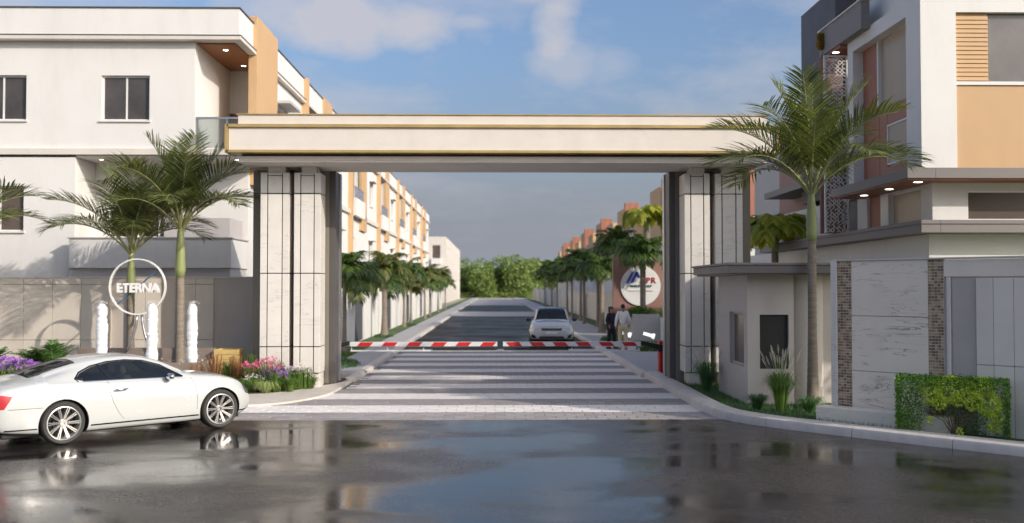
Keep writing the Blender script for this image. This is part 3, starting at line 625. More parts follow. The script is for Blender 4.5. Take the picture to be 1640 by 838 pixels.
B('upper_pane', mat('upper_glass', (.17,.155,.15), .18, .25, .5, spec=.5), vr, (11.0,13,22.14,22.16,7.163,8.715), label='dark glass pane beside the ochre louvres')
B('canopy', MGREY, vr, (8.82,9.435,21.3,26.2,4.905,5.135), (9.437,30,21.3,21.995,4.905,5.135), bevel=.008)
B('canopy_soffit', BROWN, vr, (8.86,9.66,21.34,26.15,4.875,4.903), (9.662,30,21.34,21.99,4.875,4.903))
for y in (21.7,23.3,24.9): downlight(vr, 9.22, y, 4.872, .09)
B('floor_slab', MGREY, vr, (9.24,9.665,21.6,34.9,3.745,4.025), (9.667,30,21.6,22.19,3.745,4.025), bevel=.008)
B('slab_groove', DGREY, vr, (9.225,9.3,21.585,34.8,3.93,3.945), (9.3,30,21.585,21.7,3.93,3.945))
window(vr, 'x-', 9.67, 22.6, 24.5, 4.03, 4.86, 1, WINRF, sill=False); B('brown_door_panel', BROWN, vr, (9.75,9.82,25.0,25.9,4.03,4.95)); B('dark_recess', BRONZED, vr, (9.85,9.92,26.6,28,4.03,4.95))
window(vr, 'y', 22.0, 10.47, 16, 4.03, 4.72, 3, WINBR, sill=False)
B('grey_fascia', MGREY, vr, (9.20,9.42,24.95,28.2,9.12,9.83)); B('fascia_coping', WHITE, vr, (9.16,9.45,24.9,28.25,9.832,9.87))
B('roof_soffit', BROWN, vr, (9.25,12,26.62,28.2,9.05,9.118)); downlight(vr, 9.33, 27.2, 9.045, .09)
B('dark_stair_box', DGREY, vr, (9.8,12.5,28.6,31.8,5.2,11.3)); B('white_roof_box', WHITE, vr, (10.4,13,26.62,28.55,9.9,12.2))
B('side_wall', GREYP, vr, (10.3,10.6,36.1,39.6,0,8.6)); B('brown_side_wall', PINKBR, vr, (10.28,10.6,31.85,36.05,0,8.2)); B('back_canopy', MGREY, vr, (9.3,12,29.5,34.5,5.6,5.8))
B('body', WHITE, vr, (10.9,30,22.6,39,0,8.9))
vr.location.x += .085
# pierced screen: interlaced rings and bars, one lattice
def lattice(name, x0, x1, y, z0, z1, parent):
    m = MB(); r_ = random.Random(5); c = .105; nx = int((x1-x0)/c); nz = int((z1-z0)/c)
    for i in range(nx):
        for j in range(nz):
            cx, cz = x0+(i+.5)*(x1-x0)/nx, z0+(j+.5)*(z1-z0)/nz; k = r_.random(); n = 7; a0 = r_.choice([0,.25,.5,.75])*2*math.pi; ln = r_.choice([.55,.75,1.0])
            pts = [(cx+math.cos(a0+ln*2*math.pi*q/n)*c*.46, cz+math.sin(a0+ln*2*math.pi*q/n)*c*.46) for q in range(n+1)]
            for p, q in zip(pts, pts[1:]):
                dx, dz = q[0]-p[0], q[1]-p[1]; l = math.hypot(dx, dz) or 1; nx_, nz_ = -dz/l*.011, dx/l*.011
                v = [(p[0]+nx_,y,p[1]+nz_),(q[0]+nx_,y,q[1]+nz_),(q[0]-nx_,y,q[1]-nz_),(p[0]-nx_,y,p[1]-nz_)]; v += [(a,b+.03,d) for a,b,d in v]
                m.add(v, [(0,1,2,3),(7,6,5,4),(0,4,5,1),(1,5,6,2),(2,6,7,3),(3,7,4,0)])
    return tag(m.build(name, FRAMEW, parent), kind='stuff')
sc = B('screen_frame', FRAMEW, vr, (9.0,9.04,26.96,27.02,4.03,8.9), (9.62,9.66,26.96,27.02,4.03,8.9), (9.04,9.62,26.96,27.02,8.86,8.9), (9.04,9.62,26.96,27.02,6.38,6.44))
lattice('screen_lattice', 9.04, 9.62, 26.98, 4.05, 6.38, sc); lattice('screen_lattice', 9.04, 9.62, 26.98, 6.44, 8.86, sc)
B('screen_backing', PINKBR, sc, (9.0,9.66,27.35,27.4,4.03,8.9))

# --- the row of houses down the right side
def right_house():
    t = thing('villa', (0,0,0)); k = dict(local=True); m = MB()
    wallgrid(m, 'x-', 0, 0, 20.6, 0, 7.9, .3, [(3,5.2,4.4,6.2),(9,11.6,4.4,6.2),(15,17,4.4,6.2)])
    m.box(.3,12,0,.3,0,7.9).box(.3,12,20.3,20.6,0,7.9).build('wall', WHITE, t, **k)
    B('roof', CREAM, t, (-.1,12,-.02,20.62,7.902,8.05), **k); B('coping', DGREY, t, (-.14,-.102,-.02,20.62,7.9,8.08), **k)
    B('ochre_tower', ORANGE, t, (-.2,3.2,1.6,6.6,6.2,10.0), **k); B('ochre_tower', ORANGE, t, (-.2,3.0,10.4,16.6,6.2,9.2), **k); B('brown_tower', BROWN, t, (-.25,1.0,-.04,.9,6.2,10.4), **k)
    for a, b in ((3,5.2),(9,11.6),(15,17)): window(t, 'x-', 0, a, b, 4.4, 6.2, 2, WINDK, local=True)
    B('canopy', MGREY, t, (-1.0,-.005,2.0,12,3.5,3.7), **k); B('garden_wall', CREAM, t, (-4.9,-4.7,.2,9,0,2.2), **k); B('garden_wall', CREAM, t, (-4.9,-4.7,12,20.4,0,2.2), **k)
    B('garden_gate', WINDK, t, (-4.84,-4.78,9.05,11.95,.1,2.0), **k); B('gate_post', WHITE, t, (-4.94,-4.66,9,9.25,0,2.5), **k); B('gate_post', WHITE, t, (-4.94,-4.66,11.75,12,0,2.5), **k)
    return t
pr = right_house(); kids = {}
for c in COL.objects:
    if c.parent is not None: kids.setdefault(c.parent, []).append(c)
rt = ['nearest house of the right row, mostly hidden behind the street palms and the round sign', 'second house of the right row with brown and ochre roof towers nearest the gate column', 'third house of the right row, ochre towers against the sky', 'fourth house of the right row, ochre towers above dark palms', 'fifth house of the right row, ochre tower low against the sky', 'sixth house of the right row, next to last before the trees', 'farthest house of the right row, ochre roofed beside the round green trees', ]
for k in range(7):
    o = pr if k == 0 else copy_tree(pr, None, kids)
    o.location = (12.4, 50.5+21*k, 0); tag(o, rt[k], 'house', 'houses with ochre roof towers in a row down the right side')

# ------------------------------------------------------------------ compound walls, booth, sign wall
cw = thing('compound_wall', (-15, 27.6, 0), 'long beige panelled compound wall behind the fountain and flower bed', 'wall')
B('wall', PANGREY, cw, (-32,-6.5,27.62,27.85,0,2.80)); B('coping', CREAM, cw, (-32,-6.5,27.58,27.9,2.803,2.84))
def panel_group(x0, x1, nx):
    ww = (x1-x0)/nx
    for k in range(nx):
        for z0, z1 in ((.05,1.10),(1.11,2.62),(2.63,2.79)):
            B('panel', PAPER, cw, (x0+k*ww+.004, x0+(k+1)*ww-.004, 27.46, 27.618, z0, z1), bevel=.004, seg=1)
panel_group(-21.5,-10.55,14); panel_group(-10.03,-9.15,2); panel_group(-8.70,-7.73,2)

rw = thing('compound_wall', (6.29, 18.46, 0), 'pale veined marble compound wall with two brown mosaic strips right of the booth', 'wall', rz=math.atan2(-.733,.68))
k = dict(local=True)
B('wall', STONE2, rw, (.02,14,.06,.3,0,3.0), **k)
B('pilaster', STONE, rw, (-.02,.095,-.04,.3,.09,3.03), bevel=.006, **k)
z = .09
for z0, z1 in ((.09,1.02),(1.03,2.02),(2.03,3.02)): B('marble_slab', STONE2, rw, (.375,1.79,-.0,.058,z0,z1), bevel=.003, seg=1, **k)
def mosaic(x0, x1, nx, nz, z0, z1):
    bk = B('mosaic_strip', mat('mosaic_grout', (.78,.73,.66), .8), rw, (x0,x1,.01,.058,z0,z1), **k)
    mats = [mat('mosaic_brown', (.36,.21,.10), .35, .2, 20), mat('mosaic_tan', (.55,.38,.22), .35, .2, 20), mat('mosaic_dark', (.19,.11,.06), .35, .2, 20)]; ms = [MB() for _ in mats]; r_ = random.Random(x0)
    a, b = (x1-x0)/nx, (z1-z0)/nz
    for i in range(nx):
        for j in range(nz): r_.choice(ms).box(x0+i*a+.007, x0+(i+1)*a-.007, -.004, .012, z0+j*b+.007, z0+(j+1)*b-.007)
    for q, mm in zip(ms, mats): tag(q.build('mosaic_tiles', mm, bk, local=True), kind='stuff')
mosaic(.10,.37,5,56,.09,3.03); mosaic(1.795,2.06,5,56,.09,3.03)
B('white_trim', FRAMEW, rw, (2.12,2.17,-.02,.058,.09,2.72), **k)
B('grey_panel', PANGREY, rw, (2.2,2.585,.02,.058,.09,2.70), **k)
x = 2.6
for wv in (.28,.32,.55,.55,.55,.55,.55,.55,.55,.55):
    for z0, z1 in ((.09,1.25),(1.26,2.70)): B('panel', PAPER2, rw, (x+.004,x+wv-.004,-.02,.058,z0,z1), bevel=.004, seg=1, **k)
    x += wv
B('wall_head', STONE2, rw, (2.065,14,.0,.058,2.73,3.02), **k)
B('coping', CREAM, rw, (-.02,14,-.03,.32,3.033,3.06), **k)
lg = thing('stone_ledge', (6.25,18.46,0), 'low veined marble plinth at the foot of the marble wall behind the kerb', 'ledge', rz=math.atan2(-.733,.68))
B('plinth', STONE2, lg, (-.12,2.3,-.36,-.06,.0,.37), bevel=.02, **k)

bt_ = thing('guard_booth', (6.3, 22, 0), 'grey rendered guard booth with flat roof slab and dark window opening', 'booth')
m = MB(); wallgrid(m, 'y', 20.85, 5.3, 6.28, .09, 2.80, .15, [(5.56,6.17,.83,1.97)]); wallgrid(m, 'x-', 5.3, 21.0, 23.4, .09, 2.80, .15, [(21.15,22.45,.85,2.0)])
m.box(5.3,7.3,23.4,23.55,.09,2.8).box(7.15,7.3,21.3,23.4,.09,2.8).build('wall', BOOTHP, bt_)
B('wall_face', BOOTHP, bt_, (6.95,7.3,21.1,21.29,.09,2.8)); 
MB().lathe([(.40,.09),(.40,2.80)], 40, Matrix.Translation((6.62,21.28,0))).build('round_column', BOOTHP, bt_, smooth=40)
f = B('window', BLACK, bt_, (5.55,6.18,20.93,20.96,.82,1.98)); B('pane', BLACK, f, (5.57,6.16,20.925,20.929,.84,1.96))
window(bt_, 'x-', 5.3, 21.15, 22.45, .85, 2.0, 1, WINBR, fm=BOOTHP, sill=False, set_=.08)
B('roof', ROOFD, bt_, (4.77,7.5,20.25,23.9,2.83,3.0), bevel=.01); B('roof_edge', MGREY, bt_, (4.84,7.42,20.33,23.8,2.80,2.828)); B('roof_coping', MGREY, bt_, (4.74,7.53,20.22,23.93,3.003,3.05), bevel=.008)
B('interior_desk', BROWN, bt_, (5.5,7.0,21.6,22.2,.09,.95))

sg = thing('sign_wall', (6.9,48.2,0), 'dusky brown sign wall with large round white company disc beside the street', 'sign')
B('wall', PINKBR, sg, (5.72,8.4,48.2,48.5,0,4.15), bevel=.01)
d = MB().lathe([(.97,0),(.97,.06)], 48, Matrix.Translation((7.05,48.19,2.62)) @ Matrix.Rotation(R(90),4,'X')).build('disc', WPAINT, sg)
def put_text(body, size, m, parent, loc, rot=(R(90),0,0), bold=0, depth=.012, sp=1.0, name='lettering', scale=(1,1,1)):
    me = text_mesh(body, size, depth, name, bold, sp); me.materials.append(m); o = bpy.data.objects.new(name, me); COL.objects.link(o); o.parent = parent
    o.location = Vector(loc)-rootoff(parent); o.rotation_euler = rot; o.scale = scale; return o
put_text('APR', .39, mat('sign_red',(.42,.01,.02),.5), d, (7.40,48.11,2.86), bold=.003, sp=1.16, scale=(1.05,1,1))
put_text('BUILDERS LLP', .15, mat('sign_ink',(.03,.10,.10),.5), d, (7.07,48.11,2.60), bold=.004, scale=(1.15,1,1)); 
B('rule_line', GREYP, d, (6.45,7.65,48.10,48.12,2.36,2.385))
m = MB()
for i in range(3):
    x = 6.32+i*.21; q = [(x,2.74),(x+.13,2.74),(x+.42,3.28),(x+.29,3.28)] if i < 2 else [(x+.17,3.02),(x+.30,3.02),(x+.18,3.28),(x+.02,3.28)]
    m.add([(p[0],48.10,p[1]) for p in q]+[(p[0],48.125,p[1]) for p in q], [(0,1,2,3),(7,6,5,4),(0,4,5,1),(1,5,6,2),(2,6,7,3),(3,7,4,0)])
tag(m.build('logo_stripes', BLUE, d), kind='stuff')
pw = thing('planter_wall', (7.3,46.5,0), 'grey raised planter wall below the round sign', 'planter')
B('wall', GREYP, pw, (6.35,7.55,45.6,45.8,0,1.3), (6.35,6.55,45.8,48.1,0,1.3), bevel=.01); B('white_pier', WPAINT, pw, (7.56,8.5,45.4,45.85,0,1.15)); B('soil', SOIL, pw, (6.56,8.5,45.86,48.1,.1,1.2))
# ------------------------------------------------------------------ palms and plants
def frond_mesh(L, e0, bend, n, ll, lw, vee=35, seed=0, twist=0, droop=.25):
    r_ = random.Random(seed); mr = MB(); ml = MB(); K = 12; pts = [Vector((0,0,0))]; e = e0; ds = L/K; yb = 0
    for i in range(K):
        s = (i+1)/K; ee = R(e0 - bend*s**1.4); yb += twist*ds*s
        pts.append(pts[-1]+Vector((math.cos(ee)*ds, yb*.0+twist*ds*s, math.sin(ee)*ds)))
    mr.tube(pts, [.026*(1-i/K*.85)*L/2.2 for i in range(K+1)], 5)
    for k in range(n):
        s = .22+.78*(k+.5)/n; f = s*K; i = min(K-1, int(f)); p = pts[i].lerp(pts[i+1], f-i); t = (pts[i+1]-pts[i]).normalized()
        side = t.cross(Vector((0,0,1))).normalized(); up = side.cross(t).normalized()
        q = ll*(.45+.9*math.sin(math.pi*min(1,(s*.86+.06)))**.8)*(.65 if s > .93 else 1)
        fw = .35+.75*s
        for sd in (-1, 1):
            v = R(vee*(1-.45*s)+r_.uniform(-9,9)); d = (side*sd*math.cos(v)+up*math.sin(v)+t*(fw+r_.uniform(-.1,.1))).normalized()
            q2 = q*r_.uniform(.85,1.1); d2 = (d+Vector((0,0,-droop-r_.uniform(0,droop)))).normalized(); d3 = (d2+Vector((0,0,-droop*1.4))).normalized()
            a = p; b_ = a+d*q2*.4; c = b_+d2*q2*.35; e_ = c+d3*q2*.25; wv = t.cross(d).cross(d).normalized()*lw if False else (t-d*t.dot(d)).normalized()*lw
            ml.add([a-wv*.25, a+wv*.25, b_-wv*.5, b_+wv*.5, c-wv*.4, c+wv*.4, e_], [(0,1,3,2),(2,3,5,4),(4,5,6)])
    return mr, ml
def joined(mr, ml, name, m1, m2):
    v = mr.v+ml.v; n = len(mr.v); f = mr.f+[tuple(i+n for i in q) for q in ml.f]; me = bpy.data.meshes.new(name); me.from_pydata(v, [], f); me.materials.append(m1); me.materials.append(m2)
    mi = [0]*len(mr.f)+[1]*len(ml.f); me.polygons.foreach_set('material_index', mi); me.update(); return me
def palm(loc, h_trunk, h_shaft, r0, fronds, label, group, shaftm=TRUNKG, lean=0, cat='palm tree', rot=0, tm=TRUNK):
    t = thing('palm_tree', loc, label, cat, group, rz=rot); m = MB(); n = 26
    prof = []
    nr = max(1, int(h_trunk/.13))
    for i in range(nr+1):
        z = h_trunk*i/nr; r = r0*(1.25-.35*min(1,z/(h_trunk*.5)))*(1+.35*math.exp(-z/.18))
        prof += [(r*1.04, z), (r*.97, z+.045)]
    m.lathe(prof, 14); m.build('trunk', tm, t, local=True, smooth=30)
    if h_shaft: 
        q = [(r0*.95,h_trunk-.01),(r0*1.12,h_trunk+h_shaft*.15),(r0*.95,h_trunk+h_shaft*.6),(r0*.6,h_trunk+h_shaft),(r0*.2,h_trunk+h_shaft+.05)]; MB().lathe(q, 14).build('crownshaft', shaftm, t, local=True, smooth=True)
    for me, az, tilt in fronds:
        o = bpy.data.objects.new('frond', me); COL.objects.link(o); o.parent = t; a = R(az)
        o.location = (math.cos(a)*r0*.35, math.sin(a)*r0*.35, h_trunk+h_shaft*.93); o.rotation_euler = (0, R(-tilt), a)
    return t
def variants(n, f): return [joined(*f(i), 'frond', RACH, PALM) for i in range(n)]
HI = [joined(*frond_mesh(2.55,70,66,48,.62,.028,34,s,0,.14), 'frond', RACH, PALM) for s in range(3)]      # arching
UP = [joined(*frond_mesh(2.5,84,32,48,.54,.028,30,s+5,0,.12), 'frond', RACH, PALM) for s in range(2)]    # upright
LO = [joined(*frond_mesh(2.4,52,80,48,.62,.028,28,s+9,0,.16), 'frond', RACH, PALM) for s in range(3)]     # low and drooping
def crown(seed, nlo=5, nhi=6, nup=4):
    r_ = random.Random(seed); out = []
    for grp, n, a0 in ((LO,nlo,0),(HI,nhi,25),(UP,nup,50)):
        for k in range(n): out.append((grp[k%len(grp)], a0+360*k/n+r_.uniform(-14,14), r_.uniform(-6,6)))
    return out
Gp = 'tall feather palms at the gateway'
palm((6.40,20.0,.09), 3.4, 1.0, .095, crown(3,7,8,4), 'tall feather palm standing in front of the guard booth', Gp, rot=.2)
palm((-8.02,25.5,.05), 2.75, 1.3, .115, crown(8,7,7,4), 'tall feather palm nearest the left gate columns, behind the right fountain jets', Gp, rot=1.2)
palm((-9.52,26.2,.05), 2.3, 1.15, .105, crown(11,6,7,3), 'feather palm rising behind the round ETERNA sign', Gp, rot=2.1)
palm((-13.75,25.6,.05), 2.5, 1.1, .11, crown(14,6,7,3), 'feather palm cut off by the left edge of the picture', Gp, rot=.5)
# small street palms, denser and darker
SD = [joined(*frond_mesh(1.5,68,118,24,.58,.065,20,s,0,.5), 'frond', RACH, PALMD) for s in range(2)]+[joined(*frond_mesh(1.45,85,70,24,.5,.060,20,7,0,.5), 'frond', RACH, PALMD)]
SG = [joined(*frond_mesh(1.5,68,118,24,.58,.065,20,s,0,.5), 'frond', RACH, PALM) for s in range(2)]+[joined(*frond_mesh(1.45,85,70,24,.5,.060,20,7,0,.5), 'frond', RACH, PALM)]
def scrown(seed, S):
    r_ = random.Random(seed); return [(S[k%2], 360*k/14+r_.uniform(-12,12), r_.uniform(-34,16)) for k in range(14)]+[(S[2], 51*k+r_.uniform(0,40), r_.uniform(-30,6)) for k in range(8)]
VS = [1,.92,1.08,.95,1.1,.9,1.04,.96,1.1,.93,1.0,1.07,.94]
lt = [(36.5,-5.5,'first street palm on the left, half hidden behind the left gate slab'),(43,-6.3,'dark street palm between the gate slab and the bright green palm'),(49.6,-5.5,'bright green street palm with pale trunk, nearest fully seen on the left sidewalk'),(56,-6.3,'dark street palm just behind the bright green one on the left'),
      (62.5,-5.7,'third clear street palm on the left sidewalk, thin dark trunk'),(70,-5.9,'fourth clear street palm on the left sidewalk'),(78,-5.5,'lighter green street palm halfway along the left sidewalk'),(87,-5.7,'dark street palm beyond the lighter one halfway along the left'),(98,-5.6,'next to last street palm on the left sidewalk'),(112,-5.6,'last street palm on the left, in front of the gap in the houses')]
for i, (y, x, l) in enumerate(lt): palm((x,y,.07), (2.2,2.0,2.3,1.9,2.4,2.1,2.5,2.2,2.5,2.4)[i], .5, .13 if i == 2 else .08, scrown(i, SG if i in (1,2,5,6,8) else SD), l, 'street palms on the left sidewalk', rot=i).scale = (VS[i],)*3
rtp = [(46.6,6.93,'street palm in the raised planter, its trunk crossing the round sign'),(53.7,5.75,'thick trunked street palm behind the two people on the right'),(57,7.0,'tall dark street palm filling the gap left of the round sign'),(61,6.3,'dark street palm just behind the one beyond the people'),(66,5.9,'third dark street palm on the right, above the right side of the car'),
       (72,6.2,'fourth dark street palm on the right, directly beyond the parked car'),(79,6.1,'fifth dark street palm on the right'),(87,6.3,'sixth dark street palm on the right'),(96,6.0,'seventh dark street palm on the right'),(107,6.1,'next to farthest dark street palm on the right'),(120,6.0,'farthest dark street palm on the right sidewalk')]
for i, (y, x, l) in enumerate(rtp): palm((x,y,.07), (3.3,2.9,3.9,2.9,3.1,3.2,3.0,3.3,3.2,3.4,3.4)[i], .55, .15 if i < 2 else .09, scrown(40+i, SD), l, 'street palms on the right sidewalk', rot=i*1.3).scale = (VS[-i],)*3
# broad leaved yellow green palms
SY = [joined(*frond_mesh(1.45,62,130,16,.55,.13,10,s,0,.6), 'frond', RACH, PALMY) for s in range(2)]
OCF = joined(*frond_mesh(.6,84,22,14,.15,.03,30,3,0,.05), 'frond', RACH, leafmat('ochre_leaf', (.16,.10,.02), (.40,.26,.04), .3))
def ycrown(seed):
    r_ = random.Random(seed); return [(SY[k%2], 360*k/9+r_.uniform(-12,12), r_.uniform(-15,25)) for k in range(16)]
palm((7.55,49.4,.07), 5.3, .5, .12, ycrown(2), 'yellow green broad leaved palm peeping out left of the right gate slab', 'yellow green palms behind the gate')
palm((8.9,31.5,.07), 3.6, .5, .12, ycrown(5), 'yellow green broad leaved palm between the right gate columns and the tall palm', 'yellow green palms behind the gate')
palm((9.25,27.9,9.0), .08, .04, .03, [(OCF, 51*k, 10) for k in range(7)], 'small ochre leaved plant on the dark upper terrace of the right villa', None, cat='plant')

def blades(n, h, spread, w_, droop=.5, seed=0, base=.08, hv=.3):
    r_ = random.Random(seed); m = MB()
    for _ in range(n):
        a = r_.uniform(0, 2*math.pi); d = Vector((math.cos(a), math.sin(a), 0)); b = d*base*r_.random()**.5; hh = h*r_.uniform(1-hv,1); sp = spread*r_.uniform(.2,1)
        sd = Vector((-d.y,d.x,0))*w_*.5; p1 = b+d*sp*.3+Vector((0,0,hh*.55)); p2 = b+d*sp*.75+Vector((0,0,hh*(1-droop*.25))); p3 = b+d*sp*1.1+Vector((0,0,hh*(1-droop)))
        m.add([b-sd,b+sd,p1-sd*.9,p1+sd*.9,p2-sd*.6,p2+sd*.6,p3], [(0,1,3,2),(2,3,5,4),(4,5,6)])
    return m
def plumes(n, h, spread, seed, size=.09, r=.026, m=None):
    r_ = random.Random(seed); ms = MB(); mp_ = MB()
    for _ in range(n):
        a = r_.uniform(0, 2*math.pi); s = spread*r_.uniform(.15,1); hh = h*r_.uniform(.72,1.05); top = Vector((math.cos(a)*s, math.sin(a)*s, hh)); b = top*.06; b.z = 0
        mid = Vector((top.x*.35, top.y*.35, hh*.6)); ms.tube([b, mid, top], .004, 4); d = (top-mid).normalized()
        L_ = size*r_.uniform(.9,1.4); nn = 34
        for k in range(nn):
            t = k/nn; rr = r*math.sin(math.pi*(.12+.85*t)); a2 = k*2.4; o = Vector((math.cos(a2), math.sin(a2), .9)).normalized(); q = top+d*L_*t
            tip = q+Vector((o.x*rr*1.6, o.y*rr*1.6, .012)); wv = Vector((-o.y,o.x,0))*.007; mp_.add([q-wv, q+wv, tip], [(0,1,2)])
            mp_.add([q+Vector((0,0,-.006)), q+Vector((0,0,.006)), tip+Vector((.004,0,0))], [(0,1,2)])
    return ms, mp_
def plume_grass(loc, h, n, label, seed, np_=18, mat_=GRASSD, pm=PLUME, spread=.4, group=None):
    t = thing('fountain_grass', loc, label, 'grass plant', group); tag(blades(n, h*.8, spread, .010, .35, seed).build('blades', mat_, t, local=True), kind='stuff')
    a, b = plumes(np_, h, spread*.85, seed+1, .15*h); tag(a.build('stalks', GRASSP, t, local=True), kind='stuff'); tag(b.build('plumes', pm, t, local=True), kind='stuff'); return t
Gg = 'plumed grasses along the right kerb'
plume_grass((5.62,19.55,.09), 1.1, 420, 'tall white plumed grass in front of the booth window', 3, 26, GRASS, group=Gg)
plume_grass((4.95,23.3,.09), 1.0, 320, 'dark bushy grass with thin plumes between the gate column and the booth', 9, 14, group=Gg)
plume_grass((8.72,15.45,.09), 1.05, 260, 'pale wispy grass with a mauve plume at the right edge of the picture', 15, 4, GRASSP, WHITEF, group=Gg)
plume_grass((6.15,19.4,.09), .45, 260, 'low dark grass tuft beside the palm trunk at the booth', 21, 0, GRASSD, spread=.35, group=Gg)
plume_grass((5.25,19.9,.09), .45, 260, 'low dark grass tuft at the left foot of the booth corner', 23, 0, GRASSD, spread=.3, group=Gg)
lw = MB(); r_ = random.Random(3)
for _ in range(9000):
    x = r_.uniform(4.66,7.4); y = r_.uniform(17.2,25.5)
    if x < 4.72+max(0,(18.9-y))*1.0 or (x > 5.25 and 20.8 < y < 23.6): continue
    if x+ (y-18.46)*.9 > 6.6 and y < 18.6: continue
    a = r_.uniform(0,6.28); h = r_.uniform(.04,.11); d = Vector((math.cos(a),math.sin(a),0)); p = Vector((x,y,.088)); sd = Vector((-d.y,d.x,0))*.008
    lw.add([p-sd,p+sd,p+d*.04+Vector((0,0,h))], [(0,1,2)])
tag(lw.build('lawn_grass', GRASSD), 'dark green lawn grass growing round the guard booth behind the kerb', 'grass', kind='stuff')

# clipped hedge: dark box behind, bright small leaved shrub with open trunk in front
def leafcloud(pts, size, seed, flat=.0):
    r_ = np.random.default_rng(seed); n = len(pts); P = np.array(pts); a = r_.normal(size=(n,3)); a /= np.linalg.norm(a,axis=1)[:,None]; b = np.cross(a, r_.normal(size=(n,3))); b /= np.linalg.norm(b,axis=1)[:,None]
    s = size*r_.uniform(.6,1.25,(n,1)); V = np.stack([P-a*s*.5, P+b*s*.32, P+a*s*.5, P-b*s*.32], 1).reshape(-1,3)
    m = MB(); m.v = [tuple(v) for v in V.tolist()]; m.f = [(4*i,4*i+1,4*i+2,4*i+3) for i in range(n)]; return m
hr = math.atan2(15.95-16.75, 8.2-6.65)
hd = thing('clipped_hedge', (6.70,16.62,.09), 'square clipped hedge with bright green leaves and bare branching trunk by the right kerb', 'hedge', rz=hr)
W_, D_, H_ = 1.72, .55, .97; dk = []; br = []; r_ = random.Random(12)
holes = [(.90,.22,.42,.28),(1.0,.0,.42,.34),(.75,.05,.36,.30)]
def hollow(x, z): return any(((x-c)/rx)**2+((z-cz)/rz)**2 < 1 for c, cz, rx, rz in holes)
bl = [(.55+.0,.72,.22),(.82,.78,.24),(1.1,.74,.2),(1.3,.80,.22),(1.42,.55,.2),(1.5,.35,.15),(.95,.62,.13),(.68,.55,.13),(1.17,.55,.12),(1.5,.2,.11),(.55,.25,.07),(.98,.09,.06)]
while len(dk) < 15000:
    x, y, z = r_.uniform(0,W_), r_.uniform(0,D_), r_.uniform(.0,H_)
    edge = min(x, W_-x, D_-y, H_-z, y if x < .42 or z > .8 else .5)
    if r_.random() > math.exp(-edge/.06): continue
    if hollow(x, z) and y < .42: continue
    if y < .1 and x > .42 and z < .8 and r_.random() < .6: continue
    nz = noise.noise(Vector((x*5,y*5,z*5))); 
    dk.append((x+r_.gauss(0,.012), y+r_.gauss(0,.012), z+r_.gauss(0,.012)+nz*.012))
for c, cz, rr in bl:
    for _ in range(int(9000*rr*rr*3)):
        v = Vector((r_.gauss(0,1),r_.gauss(0,1),r_.gauss(0,1))).normalized()*rr*r_.uniform(.75,1.03); p = (c+v.x, .13+v.y*.7, min(H_+.02, cz+v.z))
        if noise.noise(Vector((p[0]*9,p[1]*9,p[2]*9))) < -.25: continue
        br.append(p)
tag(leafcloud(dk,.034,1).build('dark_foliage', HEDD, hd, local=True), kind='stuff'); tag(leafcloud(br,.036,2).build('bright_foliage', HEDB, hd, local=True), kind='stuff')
m = MB(); r_ = random.Random(4)
for k in range(9):
    a = R(-60+k*15); tip = Vector((.9+math.sin(a)*.55, .2+r_.uniform(-.1,.12), .12+math.cos(a)*.55)); mid = Vector((.9+math.sin(a)*.2, .2, .2+math.cos(a)*.1)); m.tube([(.9+r_.uniform(-.03,.03),.2,0), mid, tip], [.014,.009,.004], 5)
    for j in range(3): q = mid.lerp(tip, r_.uniform(.3,.8)); m.tube([q, q+Vector((r_.uniform(-.14,.14),r_.uniform(-.06,.06),r_.uniform(.06,.16)))], [.005,.003], 4)
m.build('branches', BARK, hd, local=True)

# far trees
tl = [(-11.5,236,9.5,4.6),(-7.0,238,9.6,4.2),(-3.3,234,9.2,3.7),(.6,240,9.9,4.4),(4.9,236,10.4,4.2),(8.8,240,9.6,4.2),(13,244,9.5,4.6),(18,242,9.2,4.4)]
tt = ['far left round green tree partly behind the cream houses','bright round green tree at the left of the street end','pale green round tree left of the street centre line','darker green tree at the middle of the street end','tallest round green tree right of the street centre','round green tree before the ochre roof on the right','green tree behind the right houses','farthest right green tree behind the right row']
for i, (x, y, h, rr) in enumerate(tl):
    t = thing('round_tree', (x,y,0), tt[i], 'tree', 'round green trees closing the end of the street'); r_ = random.Random(i); pts = []
    lobes = [(Vector((r_.uniform(-.5,.5)*rr, r_.uniform(-.5,.5)*rr, max(rr*.4, h-rr*.55-r_.uniform(0,1)*(h-rr*.6)))), rr*r_.uniform(.42,.62)) for _ in range(20)]+[(Vector((0,0,h-rr*.62)), rr*.62)]
    for c, r2 in lobes:
        for _ in range(260):
            v = Vector((r_.gauss(0,1),r_.gauss(0,1),r_.gauss(0,1))).normalized()*r2*r_.uniform(.7,1.06); pts.append(tuple(c+v))
    tag(leafcloud(pts,.62,i).build('crown', TREEL, t, local=True), kind='stuff'); MB().tube([(0,0,0),(0,0,h*.5)],[.22,.14],7).build('trunk', BARK, t, local=True)
for i, y in enumerate((232.5,233.3)): pass
fh = MB(); r_ = random.Random(2)
fh = leafcloud([(r_.uniform(-30,30), 232.6+r_.uniform(0,1.5), r_.uniform(0,1.3)) for _ in range(7000)], .4, 3).build('low_hedge', TREEL); tag(fh, 'low continuous green hedge running along the foot of the far trees', 'hedge', kind='stuff')

